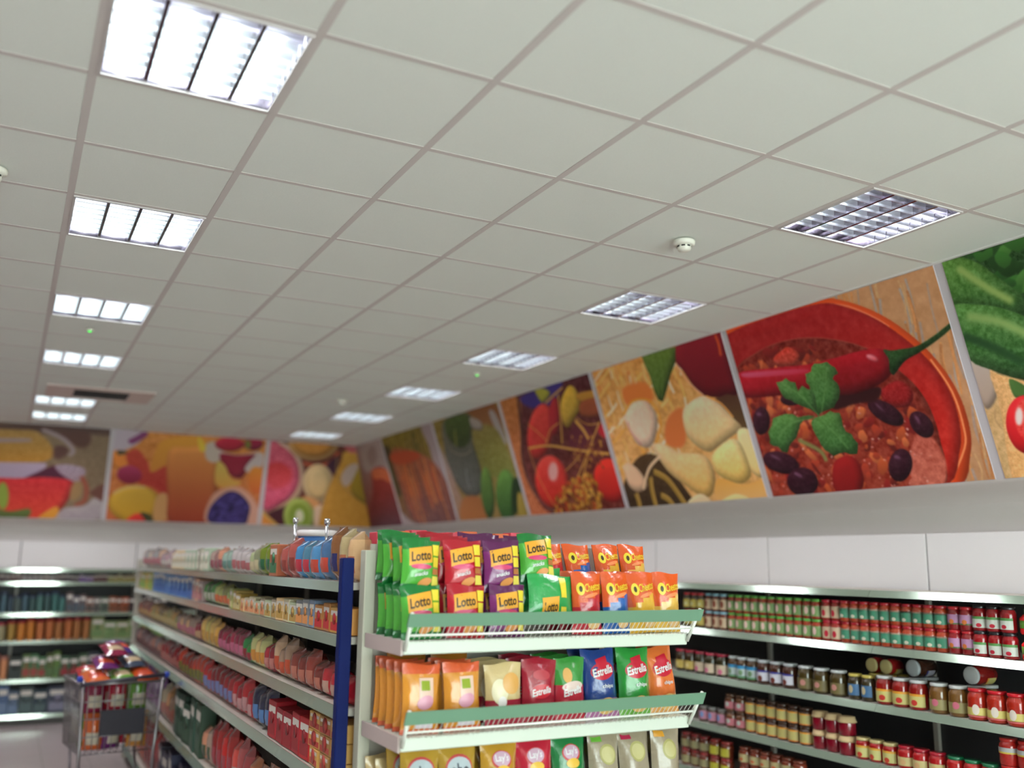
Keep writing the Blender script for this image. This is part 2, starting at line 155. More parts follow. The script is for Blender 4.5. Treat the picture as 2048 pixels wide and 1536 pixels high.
# ------------------------------------------------------------------ poster prints, painted by code
POSTERS={"P1":[["b",[],[176,126,86],[168,122,86],0,10,20,0],["l",[[578,-110],[1038,69],[1015,1007],[766,981]],[[150,134,124],[188,126,74],[164,106,62],[150,128,116],[182,140,98]],[110,0.0,0.0,0.0,0.0,-11,240],4,0,0,13],["f",[[-2,10],[289,-16],[518,-5],[621,41],[747,153],[852,309],[917,465],[947,615],[947,766],[921,880],[850,1024],[576,1183],[-46,1220],[-544,966],[-307,181]],[205,72,25],[200,60,22],2,0,20,0],["s",[[543,30],[629,72],[722,162],[767,222]],[225,120,90],[225,120,90],3,0,20,7],["s",[[882,413],[924,576],[928,746],[909,844],[823,996]],[225,130,80],[225,130,80],4,0,20,10],["f",[[2,33],[282,7],[512,17],[614,69],[727,173],[833,330],[895,476],[921,618],[914,760],[885,866],[807,1012],[509,1143],[-119,1109],[-474,734],[-307,181]],[140,22,24],[185,35,22],3,8,30,0],["f",[[14,235],[138,179],[271,155],[421,172],[558,230],[652,295],[732,399],[793,503],[825,606],[834,712],[831,815],[826,901],[785,1018],[518,1106],[-6,1072],[-134,778],[-86,456]],[104,28,20],[132,46,30],4,16,22,0],["s",[[15,230],[139,177],[271,153],[421,170],[558,227],[659,297]],[150,70,60],[150,70,60],2,0,20,4],["f",[[741,757],[801,767],[825,840],[828,919],[787,1010],[676,1008],[680,927]],[165,75,60],[175,90,72],8,14,20,0],["r",[[52,229],[268,165],[458,230],[400,457],[757,565],[824,727],[703,796],[642,1059],[11,1009],[-24,576]],[[165,70,35],[150,50,30],[120,25,22],[180,90,50],[95,25,20],[140,45,30]],[260,8.5,38.0,6.6,22.8,0,0],2,0,0,0],["r",[[112,454],[837,609],[778,1018],[25,958]],[[200,150,140],[190,120,110]],[90,2.8,8.3,1.8,4.6,0,0],2,0,0,0],["f",[[223,228],[313,190],[356,250],[319,289],[239,273]],[185,50,38],[165,60,45],2,14,12,0],["f",[[370,843],[461,816],[487,905],[457,997],[340,996]],[135,20,20],[110,15,15],4,0,20,0],["f",[[659,516],[741,481],[783,544],[754,609],[678,593]],[140,22,24],[120,20,20],5,10,10,0],["f",[[115,565],[94,609],[63,633],[34,629],[19,596],[23,547],[45,503],[76,479],[104,485],[119,518]],[52,18,30],[32,10,18],3,8,14,0],["f",[[83,525],[77,530],[68,531],[58,527],[52,520],[52,513],[58,508],[67,507],[77,511],[82,517]],[110,70,95],[80,40,60],6,0,20,0],["f",[[194,851],[160,874],[107,872],[53,844],[21,802],[23,761],[60,739],[114,742],[166,771],[196,812]],[52,18,30],[32,10,18],3,8,14,0],["f",[[119,799],[110,799],[95,791],[79,777],[68,764],[66,756],[75,756],[90,764],[106,778],[117,791]],[110,70,95],[80,40,60],6,0,20,0],["f",[[259,964],[221,999],[171,1008],[129,985],[111,939],[125,889],[164,854],[214,847],[255,871],[271,915]],[52,18,30],[32,10,18],3,8,14,0],["f",[[202,907],[194,909],[181,903],[169,892],[161,880],[162,871],[170,869],[183,875],[196,886],[203,898]],[110,70,95],[80,40,60],6,0,20,0],["f",[[698,904],[673,947],[641,970],[613,962],[600,926],[608,876],[634,832],[667,810],[694,820],[706,855]],[52,18,30],[32,10,18],3,8,14,0],["f",[[665,860],[659,865],[650,864],[641,859],[636,851],[636,843],[642,839],[651,839],[660,845],[665,853]],[110,70,95],[80,40,60],6,0,20,0],["f",[[712,689],[685,697],[646,676],[611,635],[592,589],[598,555],[627,548],[666,570],[701,611],[718,656]],[52,18,30],[32,10,18],3,8,14,0],["f",[[656,626],[651,623],[641,611],[631,594],[625,578],[625,570],[630,573],[640,586],[650,603],[656,619]],[110,70,95],[80,40,60],6,0,20,0],["f",[[804,768],[779,771],[755,749],[740,711],[741,671],[757,645],[782,642],[806,664],[821,702],[820,741]],[52,18,30],[32,10,18],3,8,14,0],["f",[[776,707],[772,704],[768,693],[765,678],[764,665],[766,659],[770,663],[775,673],[778,688],[778,701]],[110,70,95],[80,40,60],6,0,20,0],["f",[[305,480],[290,498],[261,504],[228,498],[204,480],[199,458],[215,440],[245,434],[277,441],[300,459]],[52,18,30],[32,10,18],3,8,14,0],["f",[[261,459],[256,460],[247,458],[236,453],[228,448],[226,444],[231,442],[240,445],[251,449],[259,455]],[110,70,95],[80,40,60],6,0,20,0],["f",[[448,468],[591,482],[663,499],[635,556],[541,555],[441,563]],[38,10,14],[45,15,15],8,0,20,0],["f",[[5,265],[209,280],[369,304],[506,305],[604,300],[673,305],[717,321],[728,389],[722,441],[668,480],[586,501],[506,502],[397,468],[260,440],[120,427],[6,394]],[172,18,32],[95,6,12],3,6,30,0],["f",[[41,269],[205,295],[363,326],[357,349],[197,324],[55,296]],[190,80,110],[170,30,50],9,0,20,0],["f",[[687,370],[678,372],[665,366],[652,353],[644,339],[644,329],[653,326],[667,332],[680,345],[687,359]],[225,140,150],[200,60,70],6,0,20,0],["f",[[717,321],[747,333],[783,337],[845,340],[919,311],[986,273],[985,295],[927,333],[851,371],[790,395],[744,438],[729,450],[719,427],[728,371]],[40,72,32],[22,48,20],2,10,12,0],["p",[[412,309],[442,316],[470,315],[487,341],[499,351],[504,376],[506,386],[484,394],[474,407],[489,432],[493,450],[492,476],[477,513],[461,529],[443,554],[421,560],[398,564],[374,570],[362,588],[357,574],[363,547],[366,493],[358,448],[360,417],[349,396],[357,367],[357,349],[363,352],[386,346],[396,322]],[72,112,52],[48,90,40],1,12,10,0],["p",[[204,361],[237,363],[257,349],[272,373],[298,384],[298,412],[299,434],[306,428],[326,408],[345,432],[362,439],[372,472],[369,509],[365,537],[362,576],[333,543],[311,527],[278,502],[252,474],[224,456],[215,435],[208,394]],[72,112,52],[48,90,40],1,12,10,0],["p",[[87,628],[117,591],[135,553],[168,546],[206,541],[240,549],[263,572],[314,570],[346,581],[318,594],[285,593],[262,614],[258,627],[240,655],[226,682],[186,711],[157,758],[131,745],[120,717],[93,707],[78,689],[88,668]],[72,112,52],[48,90,40],1,12,10,0],["p",[[326,599],[345,590],[366,587],[394,582],[423,567],[436,580],[462,586],[464,626],[460,653],[466,686],[488,706],[491,727],[504,756],[495,790],[487,810],[456,808],[433,793],[408,797],[379,807],[361,783],[346,770],[334,738],[332,719],[325,692],[316,647],[318,614]],[72,112,52],[48,90,40],1,12,10,0],["s",[[377,579],[429,444],[462,346]],[95,135,75],[95,135,75],2,0,20,4],["s",[[366,587],[309,466],[239,380]],[95,135,75],[95,135,75],2,0,20,4],["s",[[357,590],[218,599],[133,667]],[95,135,75],[95,135,75],2,0,20,4],["s",[[364,596],[411,683],[454,777]],[95,135,75],[95,135,75],2,0,20,4],["s",[[231,693],[320,767],[339,829]],[110,110,60],[110,110,60],6,0,20,26]],"P2":[["b",[],[205,140,70],[200,150,90],0,25,14,0],["l",[[45,-67],[691,30],[642,454],[284,845],[16,818]],[[220,180,110],[212,195,160],[225,150,60],[200,110,50],[215,170,90],[218,200,175]],[70,0.0,0.0,0.0,0.0,7,131],4,0,0,16],["l",[[45,-67],[691,30],[642,454],[284,845],[16,818]],[[220,180,110],[212,195,160],[225,150,60],[215,170,90],[218,200,175]],[40,0.0,0.0,0.0,0.0,-106,71],4,0,0,18],["f",[[232,170],[409,170],[442,278],[360,320],[228,293]],[205,110,45],[205,110,45],14,0,20,0],["f",[[504,428],[620,393],[579,596],[505,633],[437,574]],[200,105,50],[200,105,50],12,0,20,0],["f",[[2,860],[177,668],[343,660],[485,904],[482,1050],[-13,1020]],[70,48,25],[45,30,18],8,10,10,0],["f",[[828,389],[957,354],[999,452],[990,608],[923,597],[882,491]],[70,40,28],[80,60,30],8,0,20,0],["f",[[686,10],[723,-8],[989,-5],[992,124],[994,257],[985,378],[918,364],[861,371],[784,343],[729,266],[691,162],[660,97]],[125,16,30],[88,10,18],3,0,20,0],["s",[[949,9],[954,69],[947,138]],[190,70,30],[190,70,30],6,0,20,20],["s",[[657,106],[707,242],[775,341]],[215,150,110],[215,150,110],5,0,20,14],["f",[[182,357],[282,273],[373,283],[427,394],[392,507],[318,596],[232,572],[193,473]],[216,176,150],[222,188,160],3,6,20,0],["s",[[198,401],[198,474],[255,576]],[180,70,70],[180,70,70],2,0,20,6],["s",[[185,347],[282,273],[412,301],[447,437],[367,583]],[215,140,40],[215,140,40],5,0,20,16],["f",[[615,411],[691,360],[774,345],[852,403],[913,506],[948,576],[862,623],[776,664],[711,687],[638,634],[595,541]],[212,184,150],[216,176,110],3,6,20,0],["s",[[792,349],[868,411],[918,507]],[215,140,60],[215,140,60],4,0,20,12],["f",[[915,596],[986,590],[999,698],[993,872],[940,848],[905,755]],[214,190,140],[220,180,110],4,0,20,0],["f",[[723,712],[839,637],[909,648],[930,758],[923,864],[845,903],[756,860],[716,804]],[216,192,135],[222,176,85],4,6,14,0],["f",[[333,583],[429,597],[516,664],[651,691],[703,756],[702,859],[653,953],[590,963],[508,897],[403,787],[351,671]],[214,180,138],[216,165,82],4,6,20,0],["f",[[718,860],[861,912],[986,897],[993,994],[874,1021],[678,997]],[220,150,65],[210,160,100],8,0,20,0],["f",[[697,998],[801,961],[882,994],[869,1038],[689,1026]],[222,185,125],[222,185,125],4,0,20,0],["f",[[73,686],[161,718],[214,848],[128,892],[61,834]],[206,165,130],[206,165,130],5,0,20,0],["s",[[170,875],[260,740],[375,664]],[214,178,140],[214,178,140],4,0,20,22],["s",[[287,764],[377,834],[453,1009]],[140,108,42],[140,108,42],6,0,20,46],["s",[[299,755],[389,826],[464,1000]],[180,140,70],[180,140,70],5,0,20,10],["s",[[252,801],[235,892],[231,1014]],[140,108,42],[140,108,42],6,0,20,46],["s",[[264,792],[247,882],[243,1005]],[180,140,70],[180,140,70],5,0,20,10],["s",[[292,927],[338,961],[366,1013]],[140,108,42],[140,108,42],6,0,20,46],["s",[[304,918],[350,952],[377,1004]],[180,140,70],[180,140,70],5,0,20,10],["s",[[101,901],[105,964],[100,1016]],[140,108,42],[140,108,42],6,0,20,46],["s",[[114,891],[117,955],[113,1007]],[180,140,70],[180,140,70],5,0,20,10],["f",[[482,982],[577,941],[640,994],[630,1031],[481,1021]],[210,180,140],[210,180,140],4,0,20,0],["p",[[439,-1],[532,-5],[687,8],[661,98],[598,177],[556,244],[499,324],[469,305],[459,242],[457,142],[444,60]],[88,110,40],[60,85,30],1,10,14,0],["s",[[569,15],[550,146],[501,300]],[110,135,60],[110,135,60],2,0,20,5]],"P3":[["b",[],[75,30,34],[95,35,28],0,25,14,0],["f",[[21,5],[256,9],[181,283],[98,621],[161,918],[253,1004],[15,1003],[20,351]],[165,100,48],[175,95,60],8,20,16,0],["s",[[245,-5],[172,305],[92,550],[119,775],[233,935],[374,1000]],[70,38,34],[70,38,34],6,0,20,44],["s",[[96,668],[151,860],[316,997]],[120,80,80],[120,80,80],6,0,20,10],["f",[[267,23],[656,0],[733,19],[573,144],[352,132]],[52,40,110],[52,40,110],10,0,20,0],["f",[[436,-7],[510,-1],[590,61],[495,117],[461,88]],[150,145,50],[150,145,50],6,0,20,0],["f",[[501,363],[407,478],[299,539],[218,519],[198,424],[249,292],[347,177],[454,123],[529,147],[546,238]],[195,58,50],[165,35,32],5,8,20,0],["f",[[620,251],[579,333],[533,380],[499,375],[491,317],[512,230],[554,149],[600,103],[633,110],[640,167]],[150,28,38],[150,28,38],6,0,20,0],["f",[[864,473],[821,534],[750,565],[679,555],[635,506],[636,437],[682,375],[754,346],[824,358],[865,407]],[88,30,42],[88,30,42],10,0,20,0],["f",[[525,740],[470,863],[369,942],[258,946],[179,870],[167,741],[226,613],[332,537],[442,540],[514,618]],[205,62,52],[170,25,20],5,8,20,0],["f",[[446,667],[421,710],[385,735],[353,731],[337,701],[344,655],[370,612],[406,588],[438,592],[453,622]],[215,150,145],[215,150,145],14,0,20,0],["f",[[1063,772],[1035,868],[962,936],[870,948],[795,899],[767,805],[798,704],[875,638],[966,630],[1037,682]],[205,45,32],[150,20,18],5,0,20,0],["f",[[1074,437],[1050,468],[1008,483],[965,476],[937,450],[935,413],[960,382],[1002,368],[1045,375],[1072,402]],[170,30,40],[170,30,40],8,0,20,0],["f",[[663,152],[777,50],[841,96],[836,220],[758,288],[667,351],[631,296]],[190,150,48],[170,135,50],4,8,20,0],["f",[[830,125],[1007,134],[1014,186],[859,193]],[165,115,40],[165,115,40],6,0,20,0],["f",[[846,191],[999,193],[983,311],[824,290]],[135,65,38],[135,65,38],6,0,20,0],["s",[[200,442],[428,454],[674,523],[972,597]],[190,140,62],[190,140,62],2,0,20,20],["s",[[198,448],[208,588],[233,729],[307,940]],[190,140,62],[190,140,62],2,0,20,9],["s",[[967,358],[822,519],[559,805]],[190,140,62],[190,140,62],2,0,20,13],["s",[[260,245],[351,335],[424,425]],[190,140,62],[190,140,62],2,0,20,8],["s",[[659,87],[619,273],[565,458]],[190,140,62],[190,140,62],2,0,20,18],["s",[[514,126],[626,80],[722,48]],[190,140,62],[190,140,62],2,0,20,16],["s",[[796,556],[709,692],[596,895]],[190,140,62],[190,140,62],2,0,20,16],["s",[[771,291],[853,358],[964,368]],[190,140,62],[190,140,62],2,0,20,8],["s",[[751,308],[802,390],[827,467]],[190,140,62],[190,140,62],2,0,20,34],["s",[[406,434],[487,336],[588,299]],[190,140,62],[190,140,62],2,0,20,10],["s",[[523,671],[660,601],[733,547]],[190,140,62],[190,140,62],2,0,20,9],["r",[[376,833],[582,742],[759,698],[814,912],[754,1012],[284,1001]],[[180,125,40],[150,95,25],[195,145,60],[110,60,20],[165,60,25]],[220,9.9,24.0,8.5,16.9,0,0],2,0,0,0],["r",[[644,417],[966,469],[937,698],[625,661]],[[170,120,45],[120,60,30]],[60,10.2,11.5,6.4,9.0,0,0],2,0,0,0]],"P4":[["b",[],[140,120,50],[150,120,60],0,30,14,0],["f",[[573,-1],[951,2],[949,267],[765,186],[683,109]],[135,78,38],[140,95,50],14,0,20,0],["f",[[847,78],[919,80],[961,281],[962,365],[905,332]],[165,155,150],[165,155,150],8,0,20,0],["f",[[575,178],[868,205],[956,509],[925,673],[570,559]],[140,125,55],[120,125,50],16,22,12,0],["f",[[204,20],[597,36],[534,274],[538,543],[464,741],[276,777],[152,673],[86,476],[95,259]],[86,88,72],[92,96,90],6,14,16,0],["f",[[203,47],[316,14],[557,35],[547,173],[467,289],[315,305],[192,193]],[62,88,34],[40,62,24],8,16,12,0],["s",[[326,135],[280,287]],[130,130,50],[130,130,50],8,0,20,26],["s",[[164,107],[158,268],[287,367],[455,365],[544,250]],[150,145,125],[150,145,125],4,0,20,10],["s",[[332,505],[308,608],[309,701]],[150,160,155],[150,160,155],8,0,20,18],["f",[[584,65],[714,127],[702,200],[580,166]],[160,150,140],[160,150,140],6,0,20,0],["f",[[-13,243],[69,364],[135,711],[174,916],[12,989],[-23,767]],[165,148,140],[160,120,90],8,14,14,0],["f",[[169,782],[428,802],[420,1009],[55,991]],[175,105,50],[175,105,50],14,0,20,0],["f",[[633,762],[582,899],[514,986],[457,987],[432,900],[451,759],[505,620],[572,537],[628,539],[651,625]],[110,150,60],[40,80,28],6,8,16,0],["f",[[919,811],[855,942],[762,1024],[676,1024],[630,939],[644,801],[713,667],[807,589],[890,594],[932,679]],[100,150,62],[36,78,26],6,8,16,0],["f",[[899,695],[991,680],[960,844],[864,958],[796,954]],[25,50,20],[25,50,20],10,0,20,0],["f",[[929,794],[993,847],[983,1001],[867,995]],[160,135,50],[160,135,50],6,0,20,0]],"P5":[["b",[],[130,115,38],[120,75,50],0,25,14,0],["l",[[110,2],[908,7],[899,229],[137,176]],[[80,78,28],[165,150,50],[60,58,24]],[14,0.0,0.0,0.0,0.0,-35,180],10,0,0,22],["f",[[812,4],[1030,1],[1007,301],[994,630],[866,505],[855,223]],[165,150,150],[165,150,150],8,0,20,0],["f",[[29,98],[163,180],[175,550],[46,692],[32,379]],[62,58,30],[62,58,30],8,0,20,0],["f",[[137,176],[484,203],[870,393],[1021,770],[1012,989],[279,1005],[138,623]],[165,85,50],[110,65,62],12,25,14,0],["l",[[190,183],[759,322],[943,542],[175,550]],[[205,105,48],[195,90,40],[215,125,62],[180,78,38]],[26,0.0,0.0,0.0,0.0,21,462],6,0,0,32],["l",[[223,676],[779,694],[845,756],[262,710]],[[92,52,66]],[7,0.0,0.0,0.0,0.0,-24,273],8,0,0,18],["f",[[122,205],[505,214],[672,296],[387,346],[131,299]],[190,70,38],[190,70,38],10,0,20,0],["f",[[-2,845],[145,946],[324,1022],[-58,1015]],[165,150,150],[165,150,150],6,0,20,0]],"P6":[["b",[],[160,140,135],[110,35,30],0,12,14,0],["f",[[544,-8],[1012,17],[1032,379],[752,331],[467,313]],[175,160,155],[165,150,145],10,10,20,0],["f",[[832,180],[778,244],[703,278],[638,270],[607,222],[623,151],[680,87],[755,54],[819,64],[848,112]],[150,128,118],[150,128,118],14,0,20,0],["f",[[623,332],[935,336],[1001,611],[978,1000],[201,985],[528,569]],[150,30,25],[75,30,45],12,16,14,0],["f",[[647,318],[955,355],[991,516],[814,450],[634,431]],[195,95,55],[195,95,55],8,0,20,0],["s",[[955,528],[991,688],[979,969]],[205,70,50],[205,70,50],10,0,20,20]],"P0":[["b",[],[186,144,94],[182,146,98],0,16,8,0],["l",[[48,442],[429,547],[332,1040],[-44,1001]],[[196,156,104],[165,128,84]],[30,0.0,0.0,0.0,0.0,7,132],4,0,0,6],["f",[[15,424],[73,465],[85,532],[77,611],[26,682],[8,596]],[165,150,140],[150,128,112],6,0,20,0],["f",[[69,512],[133,513],[558,582],[442,1194],[96,1175],[39,1010],[66,690]],[196,150,98],[205,150,92],5,12,10,0],["f",[[40,-219],[677,-50],[545,648],[94,535],[-23,171]],[28,56,22],[26,50,22],6,20,14,0],["r",[[97,-192],[627,-8],[562,328],[142,149]],[[46,92,34],[34,74,28],[62,108,44],[25,55,20]],[70,16.5,44.0,13.8,33.0,0,0],2,0,0,0],["f",[[6,-1],[72,1],[129,48],[180,136],[232,234],[238,286],[213,324],[150,272],[65,227],[3,197]],[82,122,50],[40,80,34],4,14,14,0],["s",[[62,46],[129,153],[201,250]],[128,150,80],[128,150,80],16,0,20,34],["f",[[8,203],[96,225],[173,272],[264,364],[345,479],[319,606],[165,576],[95,527],[15,453],[8,315]],[74,118,52],[32,66,30],4,14,14,0],["s",[[45,261],[141,316],[232,415]],[120,148,82],[120,148,82],18,0,20,40],["s",[[15,342],[96,415],[179,509]],[26,58,26],[26,58,26],14,0,20,40],["f",[[122,566],[168,616],[158,661],[122,645]],[60,92,40],[60,92,40],3,0,20,0],["f",[[200,770],[180,843],[143,891],[101,893],[73,848],[68,772],[89,696],[128,650],[168,651],[196,697]],[200,34,40],[165,16,20],4,0,20,0],["f",[[182,752],[168,806],[145,840],[120,840],[103,807],[101,753],[115,698],[139,665],[164,665],[180,699]],[215,70,62],[205,48,44],8,14,12,0],["f",[[130,734],[123,756],[114,769],[106,768],[103,753],[106,730],[113,708],[122,695],[129,696],[132,711]],[235,190,185],[235,190,185],8,0,20,0],["f",[[339,796],[321,866],[287,911],[249,914],[223,871],[219,799],[239,726],[274,682],[311,683],[336,726]],[200,34,40],[165,16,20],4,0,20,0],["f",[[323,779],[311,830],[289,863],[266,864],[251,832],[249,780],[262,728],[284,696],[306,696],[321,728]],[215,70,62],[205,48,44],8,14,12,0],["f",[[276,762],[269,783],[261,796],[254,794],[251,780],[254,758],[260,737],[268,725],[275,726],[278,740]],[235,190,185],[235,190,185],8,0,20,0]],"B0":[["b",[],[96,44,30],[90,38,28],0,14,14,0],["f",[[-43,-9],[95,14],[199,112],[262,280],[282,476],[252,666],[165,789],[20,867],[-25,801]],[200,168,148],[205,160,120],6,0,20,0],["f",[[5,36],[91,57],[175,149],[227,283],[245,456],[220,610],[153,731],[15,804]],[198,82,100],[205,72,100],5,26,10,0],["f",[[4,316],[93,250],[184,345],[170,509],[51,565]],[200,48,50],[205,62,70],18,20,8,0],["f",[[499,-44],[490,62],[445,151],[375,204],[293,212],[216,174],[159,98],[133,-2],[143,-105],[186,-192],[254,-247],[335,-257],[413,-221],[472,-145]],[208,160,92],[205,150,85],5,0,20,0],["f",[[471,-41],[462,44],[424,116],[365,160],[295,167],[230,137],[182,75],[161,-5],[169,-88],[206,-159],[264,-203],[333,-212],[398,-183],[448,-122]],[205,140,48],[190,125,45],6,12,10,0],["s",[[259,245],[360,270],[455,214],[502,91]],[190,80,45],[190,80,45],10,0,20,34],["f",[[430,252],[506,126],[506,292],[476,366]],[60,28,44],[60,28,44],10,0,20,0],["f",[[499,470],[497,574],[472,658],[430,707],[379,710],[330,668],[292,589],[273,489],[275,387],[300,304],[341,255],[391,250],[440,290],[479,369]],[212,180,130],[212,180,130],5,0,20,0],["f",[[476,472],[475,559],[455,630],[422,671],[381,673],[342,638],[311,571],[295,487],[297,402],[316,331],[349,290],[389,287],[429,321],[460,387]],[214,186,132],[206,168,108],6,8,10,0],["f",[[271,723],[306,639],[412,714],[420,892],[383,870]],[205,140,80],[205,140,80],10,0,20,0],["f",[[61,865],[157,778],[216,739],[175,905],[177,1022],[117,967]],[60,18,26],[60,18,26],8,0,20,0],["f",[[-3,834],[72,911],[149,1012],[150,1035],[-6,1042]],[212,160,72],[212,160,72],5,0,20,0],["f",[[2,891],[52,923],[108,1025],[7,1036]],[208,130,50],[208,130,50],4,0,20,0],["f",[[387,876],[384,971],[358,1049],[317,1093],[267,1095],[218,1055],[181,981],[163,888],[166,794],[191,718],[232,673],[281,669],[330,708],[367,782]],[150,160,72],[140,160,62],5,0,20,0],["f",[[351,878],[348,958],[324,1018],[287,1041],[247,1021],[214,965],[197,886],[201,807],[224,748],[261,724],[301,743],[334,799]],[118,138,40],[112,132,38],8,10,8,0],["f",[[307,880],[305,926],[293,955],[274,956],[257,929],[248,883],[250,838],[262,809],[280,808],[297,835]],[205,200,165],[205,200,165],8,0,20,0],["f",[[375,776],[428,725],[440,534],[439,1022],[396,1024]],[205,170,140],[205,170,140],6,0,20,0],["f",[[424,1023],[432,772],[461,533],[497,364],[533,194],[546,86],[677,72],[976,370],[1057,1231],[444,1249]],[190,140,50],[178,120,34],6,8,20,0],["s",[[500,150],[512,362],[584,523],[700,659],[804,737]],[150,120,70],[150,120,70],5,0,20,10],["f",[[548,359],[589,248],[660,218],[657,349],[597,498],[556,454]],[186,164,150],[186,164,150],8,0,20,0],["f",[[626,496],[665,277],[703,201],[791,507],[818,724],[748,704],[658,614]],[156,128,30],[140,112,26],6,0,20,0],["f",[[536,-19],[662,-9],[662,74],[582,83]],[185,90,90],[185,90,90],8,0,20,0],["f",[[798,96],[797,186],[779,254],[748,281],[712,260],[682,197],[665,109],[666,20],[684,-48],[715,-75],[751,-55],[781,7]],[178,160,155],[178,160,155],10,0,20,0]],"B1":[["b",[],[205,130,50],[190,95,50],0,25,12,0],["f",[[11,-6],[188,-18],[168,124],[68,232],[16,237]],[185,172,182],[185,172,182],8,0,20,0],["f",[[96,111],[145,52],[200,-19],[211,44],[172,102],[122,151]],[120,50,100],[120,50,100],8,0,20,0],["f",[[21,237],[92,240],[137,375],[76,445],[25,385]],[225,130,45],[225,130,45],6,0,20,0],["f",[[38,230],[86,230],[99,255],[47,277]],[60,60,40],[60,60,40],5,0,20,0],["f",[[94,272],[155,201],[224,323],[269,449],[372,352],[405,723],[281,622],[180,565],[128,419]],[190,60,40],[170,38,32],10,12,12,0],["f",[[258,298],[294,110],[388,44],[511,19],[612,95],[661,324],[372,352],[257,450]],[218,150,40],[200,125,40],12,0,20,0],["f",[[204,494],[190,553],[152,587],[105,584],[66,544],[51,483],[64,425],[102,390],[149,393],[188,433]],[175,50,90],[115,12,38],8,0,20,0],["f",[[339,793],[329,885],[289,960],[227,1003],[156,1007],[90,971],[42,902],[21,814],[31,725],[69,651],[129,607],[200,601],[267,636],[316,704]],[205,160,52],[196,145,30],6,0,20,0],["s",[[40,705],[124,629],[232,615]],[210,180,130],[210,180,130],10,0,20,16],["f",[[142,980],[197,912],[265,930],[313,1004],[140,1035]],[215,50,40],[215,50,40],5,0,20,0],["f",[[221,899],[277,918],[326,1004],[271,1006]],[60,60,30],[60,60,30],6,0,20,0],["f",[[307,730],[371,681],[402,944],[307,994]],[205,150,90],[205,150,90],10,0,20,0],["f",[[349,212],[475,144],[672,144],[690,478],[705,928],[671,998],[418,1010],[379,725]],[215,140,60],[150,48,28],6,0,20,0],["f",[[585,98],[672,66],[698,231],[658,302],[597,263]],[190,175,160],[190,175,160],10,0,20,0],["f",[[527,6],[564,78],[589,153],[553,179]],[220,190,50],[220,190,50],8,0,20,0],["f",[[836,70],[821,121],[774,157],[714,163],[664,138],[642,92],[657,41],[702,5],[762,-2],[813,23]],[190,30,55],[150,16,36],6,10,10,0],["f",[[964,49],[955,97],[924,130],[883,134],[848,109],[832,65],[841,17],[872,-15],[912,-20],[948,5]],[175,25,60],[110,12,45],6,0,20,0],["f",[[882,65],[880,98],[872,119],[860,121],[849,101],[842,69],[843,36],[852,14],[864,13],[875,32]],[110,110,40],[110,110,40],8,0,20,0],["s",[[674,177],[800,209],[943,160]],[190,170,165],[190,170,165],8,0,20,30],["f",[[682,199],[800,203],[924,184],[887,302],[852,452],[787,458],[727,362]],[135,16,40],[150,30,50],6,0,20,0],["f",[[858,350],[919,196],[969,157],[980,293],[907,391]],[195,180,175],[195,180,175],8,0,20,0],["f",[[671,300],[725,329],[775,471],[850,509],[777,583],[676,546]],[205,180,80],[210,150,60],8,0,20,0],["f",[[1008,473],[1004,568],[978,629],[941,631],[907,576],[888,484],[892,390],[917,329],[954,326],[989,381]],[225,140,42],[200,90,35],10,0,20,0],["f",[[656,705],[744,586],[855,577],[962,741],[1009,992],[653,1010]],[205,150,125],[205,150,125],12,0,20,0],["f",[[649,953],[668,783],[760,628],[847,644],[921,773],[922,916],[895,1000],[710,1001]],[42,30,82],[58,44,110],4,14,8,0],["r",[[681,952],[699,770],[783,662],[851,691],[906,802],[892,964]],[[70,56,130],[24,16,50],[50,40,100]],[40,11.7,16.9,11.7,15.6,0,0],4,0,0,0]],"B2":[["b",[],[126,104,76],[120,98,72],0,12,10,0],["f",[[-432,138],[997,-46],[999,70],[741,80],[-428,223]],[80,56,48],[80,56,48],20,0,20,0],["f",[[685,66],[853,56],[872,169],[830,226],[747,173]],[88,56,46],[88,56,46],20,0,20,0],["f",[[-241,162],[466,73],[594,118],[663,255],[648,370],[486,417],[-226,488]],[170,132,66],[196,132,34],10,14,12,0],["f",[[-238,238],[471,164],[526,168],[474,204],[-236,286]],[160,138,138],[160,138,138],10,0,20,0],["s",[[590,57],[664,100],[735,164],[781,263],[756,318]],[160,142,142],[160,142,142],16,0,20,40],["f",[[673,233],[727,217],[754,276],[713,353],[673,337]],[92,58,50],[92,58,50],14,0,20,0],["f",[[-226,488],[540,412],[634,423],[611,498],[523,578],[-218,652]],[176,156,176],[165,148,168],8,0,20,0],["f",[[590,510],[685,429],[766,474],[795,576],[695,605],[518,599]],[70,20,40],[70,20,40],10,0,20,0],["f",[[685,439],[762,411],[855,444],[860,528],[819,595],[760,558]],[165,145,160],[150,125,135],10,25,8,0],["f",[[-122,624],[469,583],[637,558],[796,586],[798,713],[757,874],[685,994],[522,1044],[-50,1073]],[185,30,36],[215,62,34],5,10,20,0],["s",[[843,530],[880,654],[877,792],[823,848]],[150,72,50],[150,72,50],10,0,20,40],["f",[[798,618],[842,593],[855,719],[820,796],[790,766]],[150,115,70],[150,115,70],10,0,20,0],["f",[[763,884],[880,845],[933,756],[1000,805],[994,977],[721,1024]],[172,160,158],[165,150,155],10,8,12,0],["f",[[905,694],[993,602],[1005,794],[932,745]],[105,62,50],[105,62,50],12,0,20,0],["f",[[619,997],[711,866],[737,917],[698,1014]],[215,140,40],[215,140,40],8,0,20,0],["f",[[447,770],[446,854],[433,908],[413,909],[394,858],[383,774],[384,690],[397,637],[417,635],[436,686]],[130,150,50],[130,150,50],8,0,20,0],["f",[[353,899],[462,933],[569,896],[553,1001],[359,1022]],[90,110,45],[70,80,35],8,0,20,0]]}
